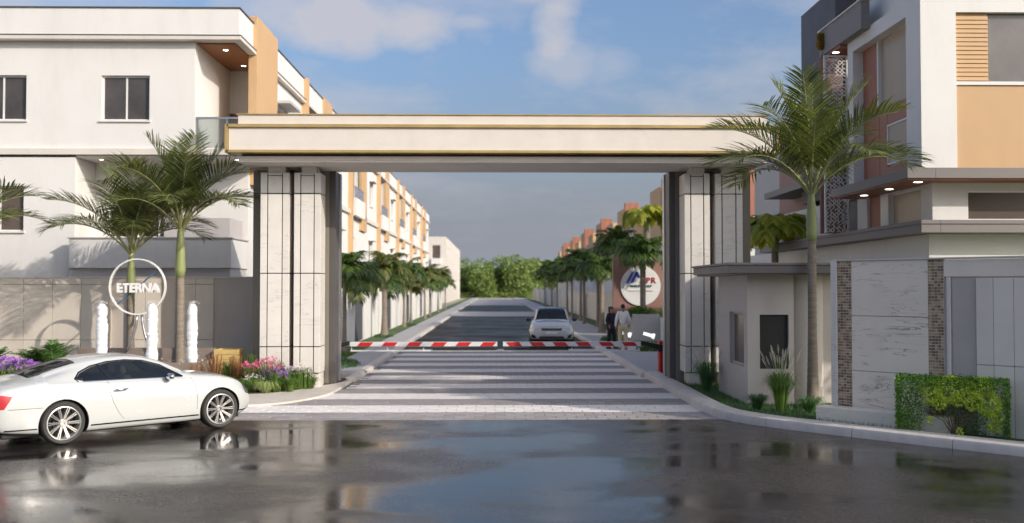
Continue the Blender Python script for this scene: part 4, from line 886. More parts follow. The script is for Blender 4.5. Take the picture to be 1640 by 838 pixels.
# street verge shrubs (right planter, tufts)
def bush(loc, rx, ry, rz_, n, size, m, label, cat='shrub', seed=0, group=None, dome=True):
    r_ = random.Random(seed); t = thing('shrub', loc, label, cat, group); pts = []
    for _ in range(n):
        v = Vector((r_.gauss(0,1),r_.gauss(0,1),r_.gauss(0,1))).normalized()*r_.uniform(.6,1.05)
        k = 1+.25*noise.noise(v*2.3+Vector((seed,0,0))); pts.append((v.x*rx*k, v.y*ry*k, abs(v.z)*rz_*k))
    tag(leafcloud(pts,size,seed).build('foliage', m, t, local=True), kind='stuff'); return t
bush((6.75,46.4,1.15), .75,.5,.5, 1600,.11, GRASS, 'green shrub on the raised planter left below the round sign', seed=1)
bush((7.85,46.2,1.1), .8,.5,.45, 1600,.11, GRASSP, 'pale green shrub on the raised planter right below the round sign', seed=2)
for i, (x, y, l) in enumerate([(5.35,45.5,'low green shrub by the sidewalk behind the two people'),(5.95,38.2,'flat green ground shrub right of the walking man')]): bush((x,y,.1), .55,.4,.28, 900,.08, GRASS, l, seed=5+i)
bush((-4.75,31.2,.08), .5,1.3,.22, 1800,.06, GRASSD, 'low dark green ground shrub beyond the left barrier post', seed=12)
bush((-5.6,36.5,.08), .45,.9,.16, 1000,.06, GRASS, 'low green shrub round the first street palm on the left', seed=13)
for i, y in enumerate((49.6,64)): bush((-5.5,y,.08), .5,.6,.15, 700,.07, GRASSD, ['low green ring of plants at the foot of the pale trunked street palm','low green ring of plants at the foot of the thin dark trunked palm'][i], seed=20+i)

# ------------------------------------------------------------------ flower bed on the left
def flowers(loc, rx, ry, h, n, m, label, size=.035, seed=0, fol=GRASS, nb=160):
    r_ = random.Random(seed); t = thing('flowering_plant', loc, label, 'flowers', 'flowering plants in the left bed'); mb = MB()
    tag(blades(nb, h*.9, rx*.5, .014, .2, seed, base=rx*.9).build('foliage', fol, t, local=True), kind='stuff')
    lp = [(r_.gauss(0,rx*.45), r_.gauss(0,ry*.45), h*.55*r_.random()+.03) for _ in range(int(nb*4))]; tag(leafcloud(lp,.045,seed).build('leaves', fol, t, local=True), kind='stuff')
    for _ in range(n):
        a = r_.uniform(0,6.28); q = r_.random()**.5; x, y = math.cos(a)*rx*q, math.sin(a)*ry*q; z = h*(1-.35*q*q)*r_.uniform(.72,1.02); c = Vector((x,y,z))
        up = Vector((r_.gauss(0,.5), -.6+r_.gauss(0,.4), .8)).normalized(); s1 = up.cross(Vector((1,0,.1))).normalized(); s2 = up.cross(s1); s = size*r_.uniform(.7,1.25)
        for k in range(5):
            t0 = 1.2566*k; d = s1*math.cos(t0)+s2*math.sin(t0); e = s1*math.cos(t0+.5)+s2*math.sin(t0+.5); g = s1*math.cos(t0-.5)+s2*math.sin(t0-.5)
            mb.add([c, c+g*s*.75+up*s*.15, c+d*s*1.05+up*s*.3, c+e*s*.75+up*s*.15], [(0,1,2,3)])
    tag(mb.build('blossoms', m, t, local=True), kind='stuff'); return t
flowers((-5.55,24.45,.06), .42,.25,.82,90, PINK, 'pink flowering plant at the foot of the left gate columns', .05, 1)
flowers((-5.98,24.25,.06), .16,.15,.72,26, PINK, 'small clump of coral pink flowers left of the white gate column', .055, 2)
flowers((-5.35,24.25,.06), .38,.2,.58,130, PURPLE, 'violet flowering plant in front of the pink one by the gate columns', .034, 3)
flowers((-4.80,24.75,.06), .32,.25,.60,120, WHITEF, 'white flowering plant at the right end of the bed, by the gate slab', .034, 4)
flowers((-5.05,24.5,.06), .25,.2,.62,70, leafmat('petal_lilac',(.45,.32,.5),(.6,.5,.62),.3), 'pale lilac flowering plant between the violet and white ones', .034, 5)
flowers((-5.75,24.0,.06), .3,.12,.42,60, WHITEF, 'small white flowers edging the bed left of the violet ones', .026, 6)
flowers((-12.0,24.3,.06), 1.2,.3,.85,420, PURPLE, 'broad purple flowering bush behind the tail of the white coupe', .05, 7, nb=500)
flowers((-10.9,23.9,.06), .5,.25,.7,160, PURPLE, 'purple flowering bush beside the wooden planter', .045, 8, nb=300)
flowers((-11.9,23.55,.06), .7,.15,.45,110, WHITEF, 'low white flowers in front of the purple bush', .03, 9, nb=200)
def tuft(loc, h, n, sp, m, label, seed, w_=.012, droop=.4, base=.12, group='grass tufts in the left bed'):
    return tag(blades(n,h,sp,w_,droop,seed,base).build('grass_tuft', m), label, 'grass plant', group)
def place(o, loc): o.location = loc; return o
for i, (x, y, h, n, sp, m, l, dr) in enumerate([(-5.45,23.75,.34,420,.34,GRASSP,'pale arching grass tuft spilling over the pavement edge',.75),(-5.95,23.85,.36,420,.3,GRASS,'green grass tuft at the left foot of the flowers',.4),(-4.95,24.05,.34,360,.26,GRASS,'upright green grass below the lilac flowers',.2),
        (-4.6,24.75,.3,300,.22,GRASS,'green grass below the white flowers at the bed end',.3),(-6.5,23.9,.42,420,.3,GRASS,'green grass tuft in front of the red grasses',.35),(-5.25,23.95,.3,300,.2,GRASS,'green grass tuft under the violet flowers',.3),
        (-6.35,24.6,.85,120,.18,GRASSR,'rust red upright grass nearest the left gate column',.08),(-6.8,24.3,.9,130,.22,GRASSR,'rust red upright grass in front of the yellow planter',.08),(-7.15,23.9,.72,90,.2,GRASSR,'short rust red grass beside the nose of the coupe',.1),
        (-6.6,24.8,.7,160,.25,GRASS,'thin green upright grass between the rust red grasses',.12),(-7.7,23.9,.6,200,.3,GRASSP,'pale wispy grass in front of the fountain basin',.5),(-8.6,23.8,.55,160,.3,GRASSP,'pale wispy grass under the middle fountain jet',.5),
        (-6.05,24.75,.9,100,.12,GRASS,'tall thin green grass left of the white gate column',.1)]):
    place(tuft(None,h,n,sp,m,l,i+30,droop=dr), (x,y,.06))
def fern(loc, L_, n, label, seed, e0=55):
    t = thing('fern', loc, label, 'fern', 'ferns in the left bed'); r_ = random.Random(seed)
    ms = [joined(*frond_mesh(L_,e0+10*s,45,16,L_*.24,.035,8,s+seed,0,.15), 'frond', RACH, FERN) for s in range(2)]
    for k in range(n):
        o = bpy.data.objects.new('frond', ms[k%2]); COL.objects.link(o); o.parent = t; o.rotation_euler = (0,R(r_.uniform(-12,12)),R(360*k/n+r_.uniform(-15,15)))
FERN = leafmat('fern_leaf', (.03,.09,.02), (.12,.24,.06), .3, scale=3)
fern((-11.35,24.9,.5), .75, 11, 'green fern above the purple flowers and wooden planter', 2)
fern((-10.85,24.7,.5), .8, 9, 'darker upright fern to the right of the others', 5, 68)
fern((-12.55,24.9,.5), .7, 10, 'green fern cut by the left edge of the picture', 8)
def planter_box(x0,x1,y0,y1,h,label):
    t = thing('wooden_planter', ((x0+x1)/2,(y0+y1)/2,.05), label, 'planter', 'wooden planters in the left bed'); n = max(2, round((h)/.13))
    for k in range(n):
        z0 = .06+k*h/n; z1 = z0+h/n-.008
        for b in ((x0,x1,y0,y0+.03),(x0,x1,y1-.03,y1),(x0,x0+.03,y0+.032,y1-.032),(x1-.03,x1,y0+.032,y1-.032)): B('plank', WOODB, t, (*b, z0, z1))
    B('soil', SOIL, t, (x0+.031,x1-.031,y0+.031,y1-.031,.06,h-.02))
planter_box(-7.1,-6.5,25.3,25.9,.92,'ochre wooden planter box right of the fountain basin, behind rust red grass')
planter_box(-11.35,-10.55,24.15,24.5,.62,'low ochre wooden planter among the purple flowers behind the coupe')

# ------------------------------------------------------------------ fountain and ring sign
fb = thing('fountain_basin', (-8.9,24.9,0), 'brown stone fountain basin behind the white coupe', 'fountain')
B('basin_wall', BASIN, fb, (-10.6,-7.15,24.2,24.35,.05,.72), (-10.6,-7.15,25.5,25.7,.05,1.0), (-10.6,-10.45,24.35,25.5,.05,.72), (-7.30,-7.15,24.35,25.5,.05,.72), bevel=.01)
WAT = mat('basin_water', (.05,.08,.09), .05, .1, 3, .2, 12); B('water', WAT, fb, (-10.44,-7.31,24.36,25.49,.06,.6))
def jet(x, y, z0, z1, r, label, seed):
    r_ = random.Random(seed); m = MB(); prof = []; n = 60
    P = []
    for i in range(n+1):
        t = i/n; z = z0+(z1-z0)*t; rr = r*(.85-.15*abs(t-.35)+.22*noise.noise(Vector((seed,0,z*3)))+.2*noise.noise(Vector((seed,3,z*14))))*(1 if t < .94 else 1-((t-.94)/.06)*.75)
        P.append((max(.006, rr+.25*r), z))
    vs = []; fs = []; K = 14
    for i, (rr, z) in enumerate(P):
        for k in range(K):
            a = 2*math.pi*k/K; q = rr*(1+.12*noise.noise(Vector((math.cos(a)*2+seed, math.sin(a)*2, z*7)))); vs.append((x+math.cos(a)*q, y+math.sin(a)*q, z))
    for i in range(n):
        for k in range(K): k2 = (k+1)%K; fs.append((i*K+k,i*K+k2,(i+1)*K+k2,(i+1)*K+k))
    fs.append(tuple(range(n*K,(n+1)*K))); m.add(vs, fs)
    pts = [(x+r_.gauss(0,r*.85), y+r_.gauss(0,r*.85), z0+(z1+.05-z0)*r_.random()) for _ in range(420)]+[(x+r_.gauss(0,r*.5), y+r_.gauss(0,r*.5), z1+r_.random()*.08) for _ in range(80)]+[(x+r_.gauss(0,r*2.2), y+r_.gauss(0,r*1.5), z0+abs(r_.gauss(0,.1))) for _ in range(200)]
    t = thing('water_jet', (x,y,z0), label, 'water jet', 'fountain jets'); m.build('column', WATERW, t, smooth=True); tag(leafcloud(pts,.022,seed).build('spray', WATERW, t), kind='stuff')
jet(-9.62,24.55,.60,2.14,.125,'white water jet at the left, rising left of the ring sign',1)
jet(-8.40,24.55,.60,2.14,.125,'white water jet in the middle, crossing the lower right of the ring sign',2)
jet(-7.42,24.55,.60,2.14,.115,'white water jet at the right, in front of the tall palm trunk',3)
rs = thing('ring_sign', (-9.06,25.4,0), 'round white ring sign reading ETERNA on a curved tubular stand', 'sign')
C0 = Vector((-9.06,25.4,2.56)); R0 = .70; n = 64
ring = MB(); vs = []; fs = []
for i in range(n):
    a = 2*math.pi*i/n
    for dr, dy in ((-.015,-.05),(.015,-.05),(.015,.05),(-.015,.05)): vs.append(C0+Vector((math.cos(a)*(R0+dr), dy, math.sin(a)*(R0+dr))))
for i in range(n):
    j = (i+1)%n
    for k in range(4): k2 = (k+1)%4; fs.append((i*4+k,i*4+k2,j*4+k2,j*4+k))
ring.add(vs, fs).build('ring', WPAINT, rs, smooth=40)
put_text('ETERNA', .31, WPAINT, rs, (-9.02,25.32,2.52), bold=.014, depth=.035, sp=.93)
m = MB(); M = Matrix.Translation(C0+Vector((0,.02,0))) @ Matrix.Rotation(R(-41),4,'Y'); m.xbox(M, -.68,.68,-.012,.012,-.018,.018); m.build('diagonal_bar', BLUED, rs)
for s in (-1, 1):
    m = MB(); P = []
    for k in range(13): t = k/12; P.append((C0.x+.05+s*(.06+.75*t**1.7), 25.4, 1.86-1.75*t**.95+.0)); 
    m.tube(P, [.035]*13, 8); m.build('curved_leg', STEEL, rs, smooth=True)
# ------------------------------------------------------------------ cars
CARP = mat('car_paint_white', (.53,.535,.52), .22, .01, 2, coat=.8); DARKI = mat('car_interior', (.03,.028,.028), .7, .1); CARG = glassmat('car_glass', (.02,.025,.035), .62, .02)
CHROME = mat('chrome', (.75,.75,.76), .12, .02, 4, metal=1); TYRE = mat('tyre_rubber', (.045,.043,.04), .75, .1, 10, .2, 60); RIMM = mat('rim_silver', (.62,.60,.58), .28, .04, 4, metal=.7)
TAIL = mat('tail_light', (.50,.02,.03), .15, .1, 6, coat=1); BLKG = mat('gloss_black', (.012,.012,.014), .12, .05, coat=.6); HEADL = mat('headlight_glass', (.45,.47,.5), .1, .1, 8, coat=1); SEAT = mat('seat_leather', (.35,.28,.20), .6)
def sm(a, k=5):
    a = np.asarray(a, float); p = np.pad(a, k, mode='edge'); w_ = np.hanning(2*k+1); w_ /= w_.sum(); return np.convolve(p, w_, 'valid')
def loft(st, n=96, off=0.0):
    st = np.array(st); x = np.unique(np.concatenate([np.linspace(st[0,0], st[-1,0], n), st[0,0]+np.array([.004,.012,.025,.045]), st[-1,0]-np.array([.004,.012,.025,.045])]))
    c = [np.interp(x, st[:,0], st[:,i]) for i in range(1,7)]; xi = np.linspace(x[0], x[-1], len(x))
    c = [sm(v, 4)*.999+v*.001 if True else v for v in c]
    rings = []
    for i in range(len(x)):
        zb, zs, zt, w_, ws, wt = [v[i] for v in c]; gh = zt-zs
        h = [(0,zb),(w_*.55,zb),(w_*.86,zb+.005),(w_*.965,zb+.07),(w_,zb+.42*(zs-zb)),(w_*.992,zb+.68*(zs-zb)),(ws+.012,zs-.035)]
        if gh > .16: h += [(ws-.035,zs+.012),((ws+wt)/2-.01,zs+gh*.45),(wt+.02,zt-.085),(wt-.06,zt-.032),(wt*.55,zt-.008),(0,zt)]
        else: h += [(ws-.035,zs+gh*.25),((ws+wt)/2,zs+gh*.5),(wt,zs+gh*.68),(wt*.8,zs+gh*.8),(wt*.45,zs+gh*.95),(0,zt)]
        P = np.array(h); P = np.vstack([[-P[1,0],P[1,1]], P, [-P[-2,0],P[-2,1]]]); q = []
        for k in range(1, len(P)-2):
            for t in (0,.25,.5,.75): q.append(.5*((2*P[k])+(-P[k-1]+P[k+1])*t+(2*P[k-1]-5*P[k]+4*P[k+1]-P[k+2])*t*t+(-P[k-1]+3*P[k]-3*P[k+1]+P[k+2])*t**3))
        q.append(P[-2]); q = np.array(q); q[0,0] = 0; q[-1,0] = 0
        full = np.vstack([q, np.stack([-q[-2:0:-1,0], q[-2:0:-1,1]],1)]); rings.append(np.column_stack([np.full(len(full),x[i]), full]))
    A = np.array(rings); ns, m_ = A.shape[:2]; V = A.reshape(-1,3)
    F = [(i*m_+k, i*m_+(k+1)%m_, (i+1)*m_+(k+1)%m_, (i+1)*m_+k) for i in range(ns-1) for k in range(m_)]; F += [tuple(range(m_))[::-1], tuple(range((ns-1)*m_, ns*m_))]
    me = bpy.data.meshes.new('loft'); me.from_pydata(V.tolist(), [], F); me.update()
    bm = bmesh.new(); bm.from_mesh(me); bmesh.ops.recalc_face_normals(bm, faces=bm.faces)
    if off: 
        bm.normal_update(); nn = [v.normal.copy() for v in bm.verts]
        for v, q in zip(bm.verts, nn): v.co += q*off
    bm.to_mesh(me); bm.free(); return me
def shell(st, o1, o2):
    a = loft(st, 96, o1); b = loft(st, 96, o2); bm = bmesh.new(); bm.from_mesh(b); bmesh.ops.reverse_faces(bm, faces=bm.faces); bm.from_mesh(a); me = bpy.data.meshes.new('shell'); bm.to_mesh(me); bm.free(); return me
def prism_mesh(poly, axis, a, b):
    n = len(poly); f = {'y': lambda p,c: (p[0],c,p[1]), 'z': lambda p,c: (p[0],p[1],c), 'x': lambda p,c: (c,p[0],p[1])}[axis]
    me = bpy.data.meshes.new('cut'); me.from_pydata([f(p,a) for p in poly]+[f(p,b) for p in poly], [], [tuple(range(n)), tuple(range(n,2*n))]+[(i,(i+1)%n,n+(i+1)%n,n+i) for i in range(n)])
    bm = bmesh.new(); bm.from_mesh(me); bmesh.ops.recalc_face_normals(bm, faces=bm.faces); bm.to_mesh(me); bm.free(); return me
def cyl_mesh(x, z, r, y0, y1, n=48): return prism_mesh([(x+r*math.cos(2*math.pi*i/n), z+r*math.sin(2*math.pi*i/n)) for i in range(n)], 'y', y0, y1)
def boolop(A, cutters, op):
    o = bpy.data.objects.new('tmp', A); COL.objects.link(o); cs = []
    for c in cutters:
        q = bpy.data.objects.new('tmpc', c); COL.objects.link(q); cs.append(q); md = o.modifiers.new('b', 'BOOLEAN'); md.object = q; md.operation = op; md.solver = 'EXACT'
    me = ev(o)
    for q in [o]+cs: COL.objects.unlink(q); bpy.data.objects.remove(q)
    return me
def arc_strip(x0, pts, wd):  # thin polygon ribbon round a polyline in side view
    L_ = []; R_ = []
    for i, p in enumerate(pts):
        a = Vector(pts[max(0,i-1)]); b = Vector(pts[min(len(pts)-1,i+1)]); t = (b-a).normalized(); n_ = Vector((-t.y,t.x))*wd/2; L_.append(tuple(Vector(p)+n_)); R_.append(tuple(Vector(p)-n_))
    return L_+R_[::-1]
def wheel(parent, x, y, r, side, spokes=10, rr=.268):
    M = Matrix.Translation((x,y,r)) @ Matrix.Rotation(R(90 if side < 0 else -90),4,'X'); wv = .125
    t = MB().lathe([(rr-.005,-wv+.02),(rr+.03,-wv),(r-.03,-wv),(r-.008,-wv+.025),(r,-wv+.06),(r,wv-.06),(r-.008,wv-.025),(r-.03,wv),(rr+.03,wv),(rr-.005,wv-.02)], 48, M, closed=True).build('wheel', TYRE, parent, local=True, smooth=30)
    m = MB().lathe([(rr+.004,wv-.035),(rr+.004,wv-.004),(rr-.012,wv-.001),(rr-.02,wv-.02),(rr-.026,-.02),(rr-.026,-wv+.03),(rr+.0,-wv+.03)], 48, M, closed=True)
    m.lathe([(.0,wv-.035),(.052,wv-.035),(.058,wv-.05),(.058,0)][::-1], 24, M)
    for k in range(spokes):
        a = 2*math.pi*k/spokes
        for s in (-1,1):
            Q = M @ Matrix.Rotation(a,4,'Z')
            v = [(.05,s*.003,wv-.055),(.05,s*.013,wv-.055),(rr-.018,s*.009,wv-.018),(rr-.018,s*.023,wv-.018)]
            v = [Q @ Vector(p) for p in v]+[Q @ (Vector(p)-Vector((0,0,.03))) for p in v]; m.add(v, [(0,1,3,2),(4,6,7,5),(0,2,6,4),(1,5,7,3),(0,4,5,1),(2,3,7,6)])
    m.build('rim', RIMM, t, local=True, smooth=35)
    MB().lathe([(.0,-.005),(.14,-.005),(.14,-.02),(.0,-.02)], 32, M).build('brake_disc', TYRE, t, local=True); MB().lathe([(.0,-.04),(rr-.03,-.04)], 32, M).build('wheel_back', BLKG, t, local=True)
    MB().lathe([(.0,wv-.028),(.030,wv-.030),(.032,wv-.036)][::-1], 20, M).build('hub_cap', CHROME, t, local=True)
    return t
def car(root, st, glass, cuts, wheels, patches, wellr):
    body = loft(st); bv = BVHTree.FromPolygons([tuple(v.co) for v in body.vertices], [tuple(p.vertices) for p in body.polygons])
    cs = list(cuts)
    for g in glass: cs.append(prism_mesh(*g))
    for x, y, r in wheels:
        for s in (-1,1): cs.append(cyl_mesh(x, r-.01, r+wellr, s*(y-.16), s*1.3))
    me = boolop(body, cs, 'DIFFERENCE'); me.materials.clear(); me.materials.append(CARP); me.materials.append(DARKI)
    mi = [0 if (bv.find_nearest(p.center)[3] or 0) < .004 else 1 for p in me.polygons]; me.polygons.foreach_set('material_index', mi)
    b = link('body', me, None, root, smooth=38)
    sh = lambda: shell(st, -.003, -.010)
    names = ['side_window','windscreen','rear_window']
    for g, nm in zip(glass, names): link(nm, boolop(sh(), [prism_mesh(*g)], 'INTERSECT'), CARG, root, smooth=38)
    for nm, mt, g, o1 in patches:
        me = boolop(shell(st, o1, -.012), [prism_mesh(*g)], 'INTERSECT'); me.materials.clear(); q = link(nm, me, mt, root, smooth=38); (q.__setitem__('kind','stuff') if nm in ('rear_bumper_trims','front_bumper_trims') else None)
    for x, y, r in wheels:
        for s in (-1,1): wheel(root, x, s*y, r, s)
    return b
CO = [(0,.42,.74,.80,.60,.58,.42),(.06,.30,.84,.91,.80,.76,.56),(.2,.25,.91,1.0,.895,.85,.62),(.55,.21,.965,1.065,.95,.90,.62),(.8,.19,.985,1.12,.965,.915,.605),(1.15,.175,.995,1.235,.975,.915,.59),(1.5,.17,.985,1.325,.968,.90,.58),(1.85,.17,.965,1.378,.955,.885,.575),(2.2,.17,.955,1.393,.95,.88,.57),
      (2.55,.17,.948,1.37,.95,.88,.575),(2.9,.17,.94,1.275,.95,.878,.60),(3.2,.17,.935,1.13,.953,.875,.67),(3.42,.175,.928,1.03,.958,.872,.72),(3.9,.18,.90,.98,.965,.86,.70),(4.2,.2,.845,.925,.945,.82,.62),(4.4,.22,.765,.84,.87,.75,.52),(4.52,.26,.67,.73,.78,.67,.42),(4.59,.34,.57,.62,.66,.56,.35)]
coupe = thing('parked_car', (0,0,0), 'white two door coupe parked on the wet road at the left, tail towards the camera', 'car')
SG_ = [(1.34,1.035),(1.44,1.125),(1.66,1.215),(1.95,1.272),(2.25,1.287),(2.55,1.262),(2.85,1.175),(3.22,.985),(3.19,.972),(1.46,1.003)]
gl_ = [(SG_,'y',-1.2,1.2), ([(2.74,-.50),(3.36,-.64),(3.40,0),(3.36,.64),(2.74,.50)],'z',.99,1.7), ([(.70,-.50),(.70,.50),(1.45,.50),(1.50,0),(1.45,-.50)],'z',1.03,1.6)]
cav = prism_mesh([(1.25,.45),(3.25,.45),(3.3,.95),(1.25,.97)],'y',-.74,.74)
ty = .83
pts = [('door_seam', JOINT, (arc_strip(0,[(1.86,.975),(1.88,.8),(1.93,.62),(2.02,.45),(2.12,.33)],.005),'y',-1.2,1.2), .0015), ('door_seam', JOINT, (arc_strip(0,[(3.33,.95),(3.40,.85),(3.42,.6),(3.42,.38)],.005),'y',-1.2,1.2), .0015),
       ('sill_trim', BLKG, ([(1.56,.268),(3.46,.268),(3.46,.292),(1.56,.292)],'y',-1.2,1.2), .006), ('rear_bumper_trims', BLKG, ([(.25,.285),(.72,.285),(.72,.305),(.25,.305)],'y',-1.2,1.2), .006), ('front_bumper_trims', BLKG, ([(4.27,.285),(4.46,.285),(4.46,.305),(4.27,.305)],'y',-1.2,1.2), .006),
       ('tail_lamp', TAIL, ([(.06,.62),(.24,.64),(.36,.83),(.20,.86),(.07,.80)],'y',-1.2,-.3), .008), ('tail_lamp', TAIL, ([(.06,.62),(.24,.64),(.36,.83),(.20,.86),(.07,.80)],'y',.3,1.2), .008), ('seam', JOINT, ([(.30,.622),(.80,.622),(.80,.629),(.30,.629)],'y',-1.2,1.2), .0015),
       ('window_chrome', CHROME, (arc_strip(0,[(1.45,.997),(2.3,.982),(3.2,.965)],.012),'y',-1.2,1.2), .004), ('window_frame', BLKG, (arc_strip(0,[(3.21,.978),(2.86,1.186),(2.56,1.274),(2.25,1.30),(1.94,1.285),(1.65,1.227),(1.43,1.137),(1.33,1.04),(1.38,1.0)],.022),'y',-1.2,1.2), .003),
       ('pillar_strip', BLKG, ([(1.92,1.0),(1.95,1.0),(1.78,1.25),(1.75,1.24)],'y',-1.2,1.2), .003), ('head_lamp', BLKG, ([(4.44,.60),(4.56,.56),(4.52,.70),(4.42,.76)],'y',-1.2,1.2), .006)]
car(coupe, CO, gl_, [cav], [(1.13,ty,.352),(3.875,ty,.352)], pts, .045)
m = MB(); 
for s in (-1,1):
    m.tube([(1.95,s*.965,.83),(1.97,s*.995,.835),(2.13,s*.993,.84),(2.17,s*.96,.84)],.014,6)
m.build('door_handle', CHROME, coupe, local=True, smooth=True)
for s in (-1,1):
    M = Matrix.Translation((2.90,s*.985,1.0)) @ Matrix.Diagonal((.07,.11,.06,1)); MB().lathe([(math.sin(t*math.pi/8),-math.cos(t*math.pi/8)) for t in range(9)],16,M).build('wing_mirror', CHROME, coupe, local=True, smooth=True)
    B('mirror_base', BLKG, coupe, (2.87,2.95,s*.84,s*.93,.955,.985), local=True)
    MB().lathe([(.045,0),(.05,.10),(.042,.10),(.038,.02)],20,Matrix.Translation((-.02,s*.55,.31)) @ Matrix.Rotation(R(90),4,'Y')).build('exhaust', CHROME, coupe, local=True)
B('underbody', BLACK, coupe, (.25,4.35,-.74,.74,.15,.24), local=True, bevel=.02)
for sx in (2.35,1.55):
    for sy in (-.37,.37):
        m = MB(); M = Matrix.Translation((sx,sy,.85)) @ Matrix.Rotation(R(-14),4,'Y'); m.xbox(M,-.07,.07,-.23,.23,-.35,.18); m.xbox(M,-.06,.05,-.13,.13,.2,.36); m.build('seat', SEAT, coupe, local=True, bevel=.04)
B('dashboard', DARKI, coupe, (2.85,3.25,-.72,.72,.75,.96), local=True, bevel=.04); MB().lathe([(.17,-.012),(.19,0),(.17,.012),(.155,0)],24,Matrix.Translation((2.75,.37,.93)) @ Matrix.Rotation(R(65),4,'Y'),closed=True).build('steering_wheel', BLKG, coupe, local=True)
th = math.atan2(18.15-16.3, -5.03+7.0); Rz = Matrix.Rotation(th,3,'Z'); near = Vector((-7.0,16.3,0)); coupe.location = near-Rz @ Vector((1.13,-ty-.06,0)); coupe.rotation_euler = (0,0,th)

SU = [(0,.5,.85,.98,.72,.68,.5),(.1,.38,1.0,1.32,.86,.8,.6),(.5,.3,1.06,1.57,.94,.87,.62),(1.5,.27,1.03,1.66,.97,.89,.63),(2.2,.26,1.01,1.645,.97,.89,.64),(2.6,.26,1.0,1.55,.97,.885,.65),(3.0,.26,.99,1.27,.97,.88,.68),(3.25,.26,.98,1.12,.97,.87,.70),(3.8,.27,.95,1.06,.965,.86,.68),(4.1,.3,.89,1.0,.93,.82,.62),(4.28,.33,.78,.88,.87,.76,.55),(4.36,.38,.66,.74,.78,.68,.48)]
suv = thing('parked_car', (2.36,42.1,0), 'white compact off road car with black roof facing the camera inside the gate', 'car')
gs = [([(.75,1.12),(.85,1.4),(1.4,1.52),(2.1,1.51),(2.5,1.42),(3.0,1.1)],'y',-1.2,1.2), ([(2.36,-.55),(3.18,-.70),(3.22,0),(3.18,.70),(2.36,.55)],'z',1.03,1.9)]
px_ = [('roof', BLKG, ([(.1,-1),(2.33,-1),(2.33,1),(.1,1)],'z',1.46,1.9), .004), ('grille', BLKG, ([(-.42,.70),(.42,.70),(.46,.80),(-.46,.80)],'x',3.9,4.6), .006), ('head_lamp', HEADL, ([(-.80,.74),(-.50,.71),(-.50,.79),(-.84,.84)],'x',3.7,4.6), .006), ('head_lamp', HEADL, ([(.80,.74),(.50,.71),(.50,.79),(.84,.84)],'x',3.7,4.6), .006),
       ('lower_grille', BLKG, ([(-.56,.36),(.56,.36),(.50,.46),(-.50,.46)],'x',3.9,4.6), .006), ('fog_surround', BLKG, ([(-.84,.40),(-.66,.38),(-.70,.50),(-.86,.56)],'x',3.7,4.6), .006), ('fog_surround', BLKG, ([(.84,.40),(.66,.38),(.70,.50),(.86,.56)],'x',3.7,4.6), .006), ('bonnet_seam', JOINT, ([(-.62,.855),(.62,.855),(.62,.865),(-.62,.865)],'x',3.9,4.6), .002)]
car(suv, SU, gs, [prism_mesh([(.8,.5),(3.05,.5),(3.1,1.0),(.8,1.05)],'y',-.76,.76)], [(.86,.84,.37),(3.52,.84,.37)], px_, .05)
for s in (-1,1):
    M = Matrix.Translation((2.95,s*1.0,1.14)) @ Matrix.Diagonal((.08,.13,.09,1)); MB().lathe([(math.sin(t*math.pi/8),-math.cos(t*math.pi/8)) for t in range(9)],16,M).build('wing_mirror', BLKG, suv, local=True, smooth=True)
B('underbody', BLACK, suv, (.2,4.1,-.8,.8,.2,.32), local=True, bevel=.02)
for sy in (-.38,.38): B('seat', SEAT, suv, (1.9,2.05,sy-.22,sy+.22,.7,1.32), (1.92,2.02,sy-.12,sy+.12,1.34,1.52), local=True, bevel=.04)
B('number_plate', WPAINT, suv, (4.366,4.38,-.25,.25,.56,.64), local=True)
su_r = R(-93); suv.rotation_euler = (0,0,su_r); suv.location = Vector((2.40,42.3,0))-Matrix.Rotation(su_r,3,'Z') @ Vector((4.36,0,0))

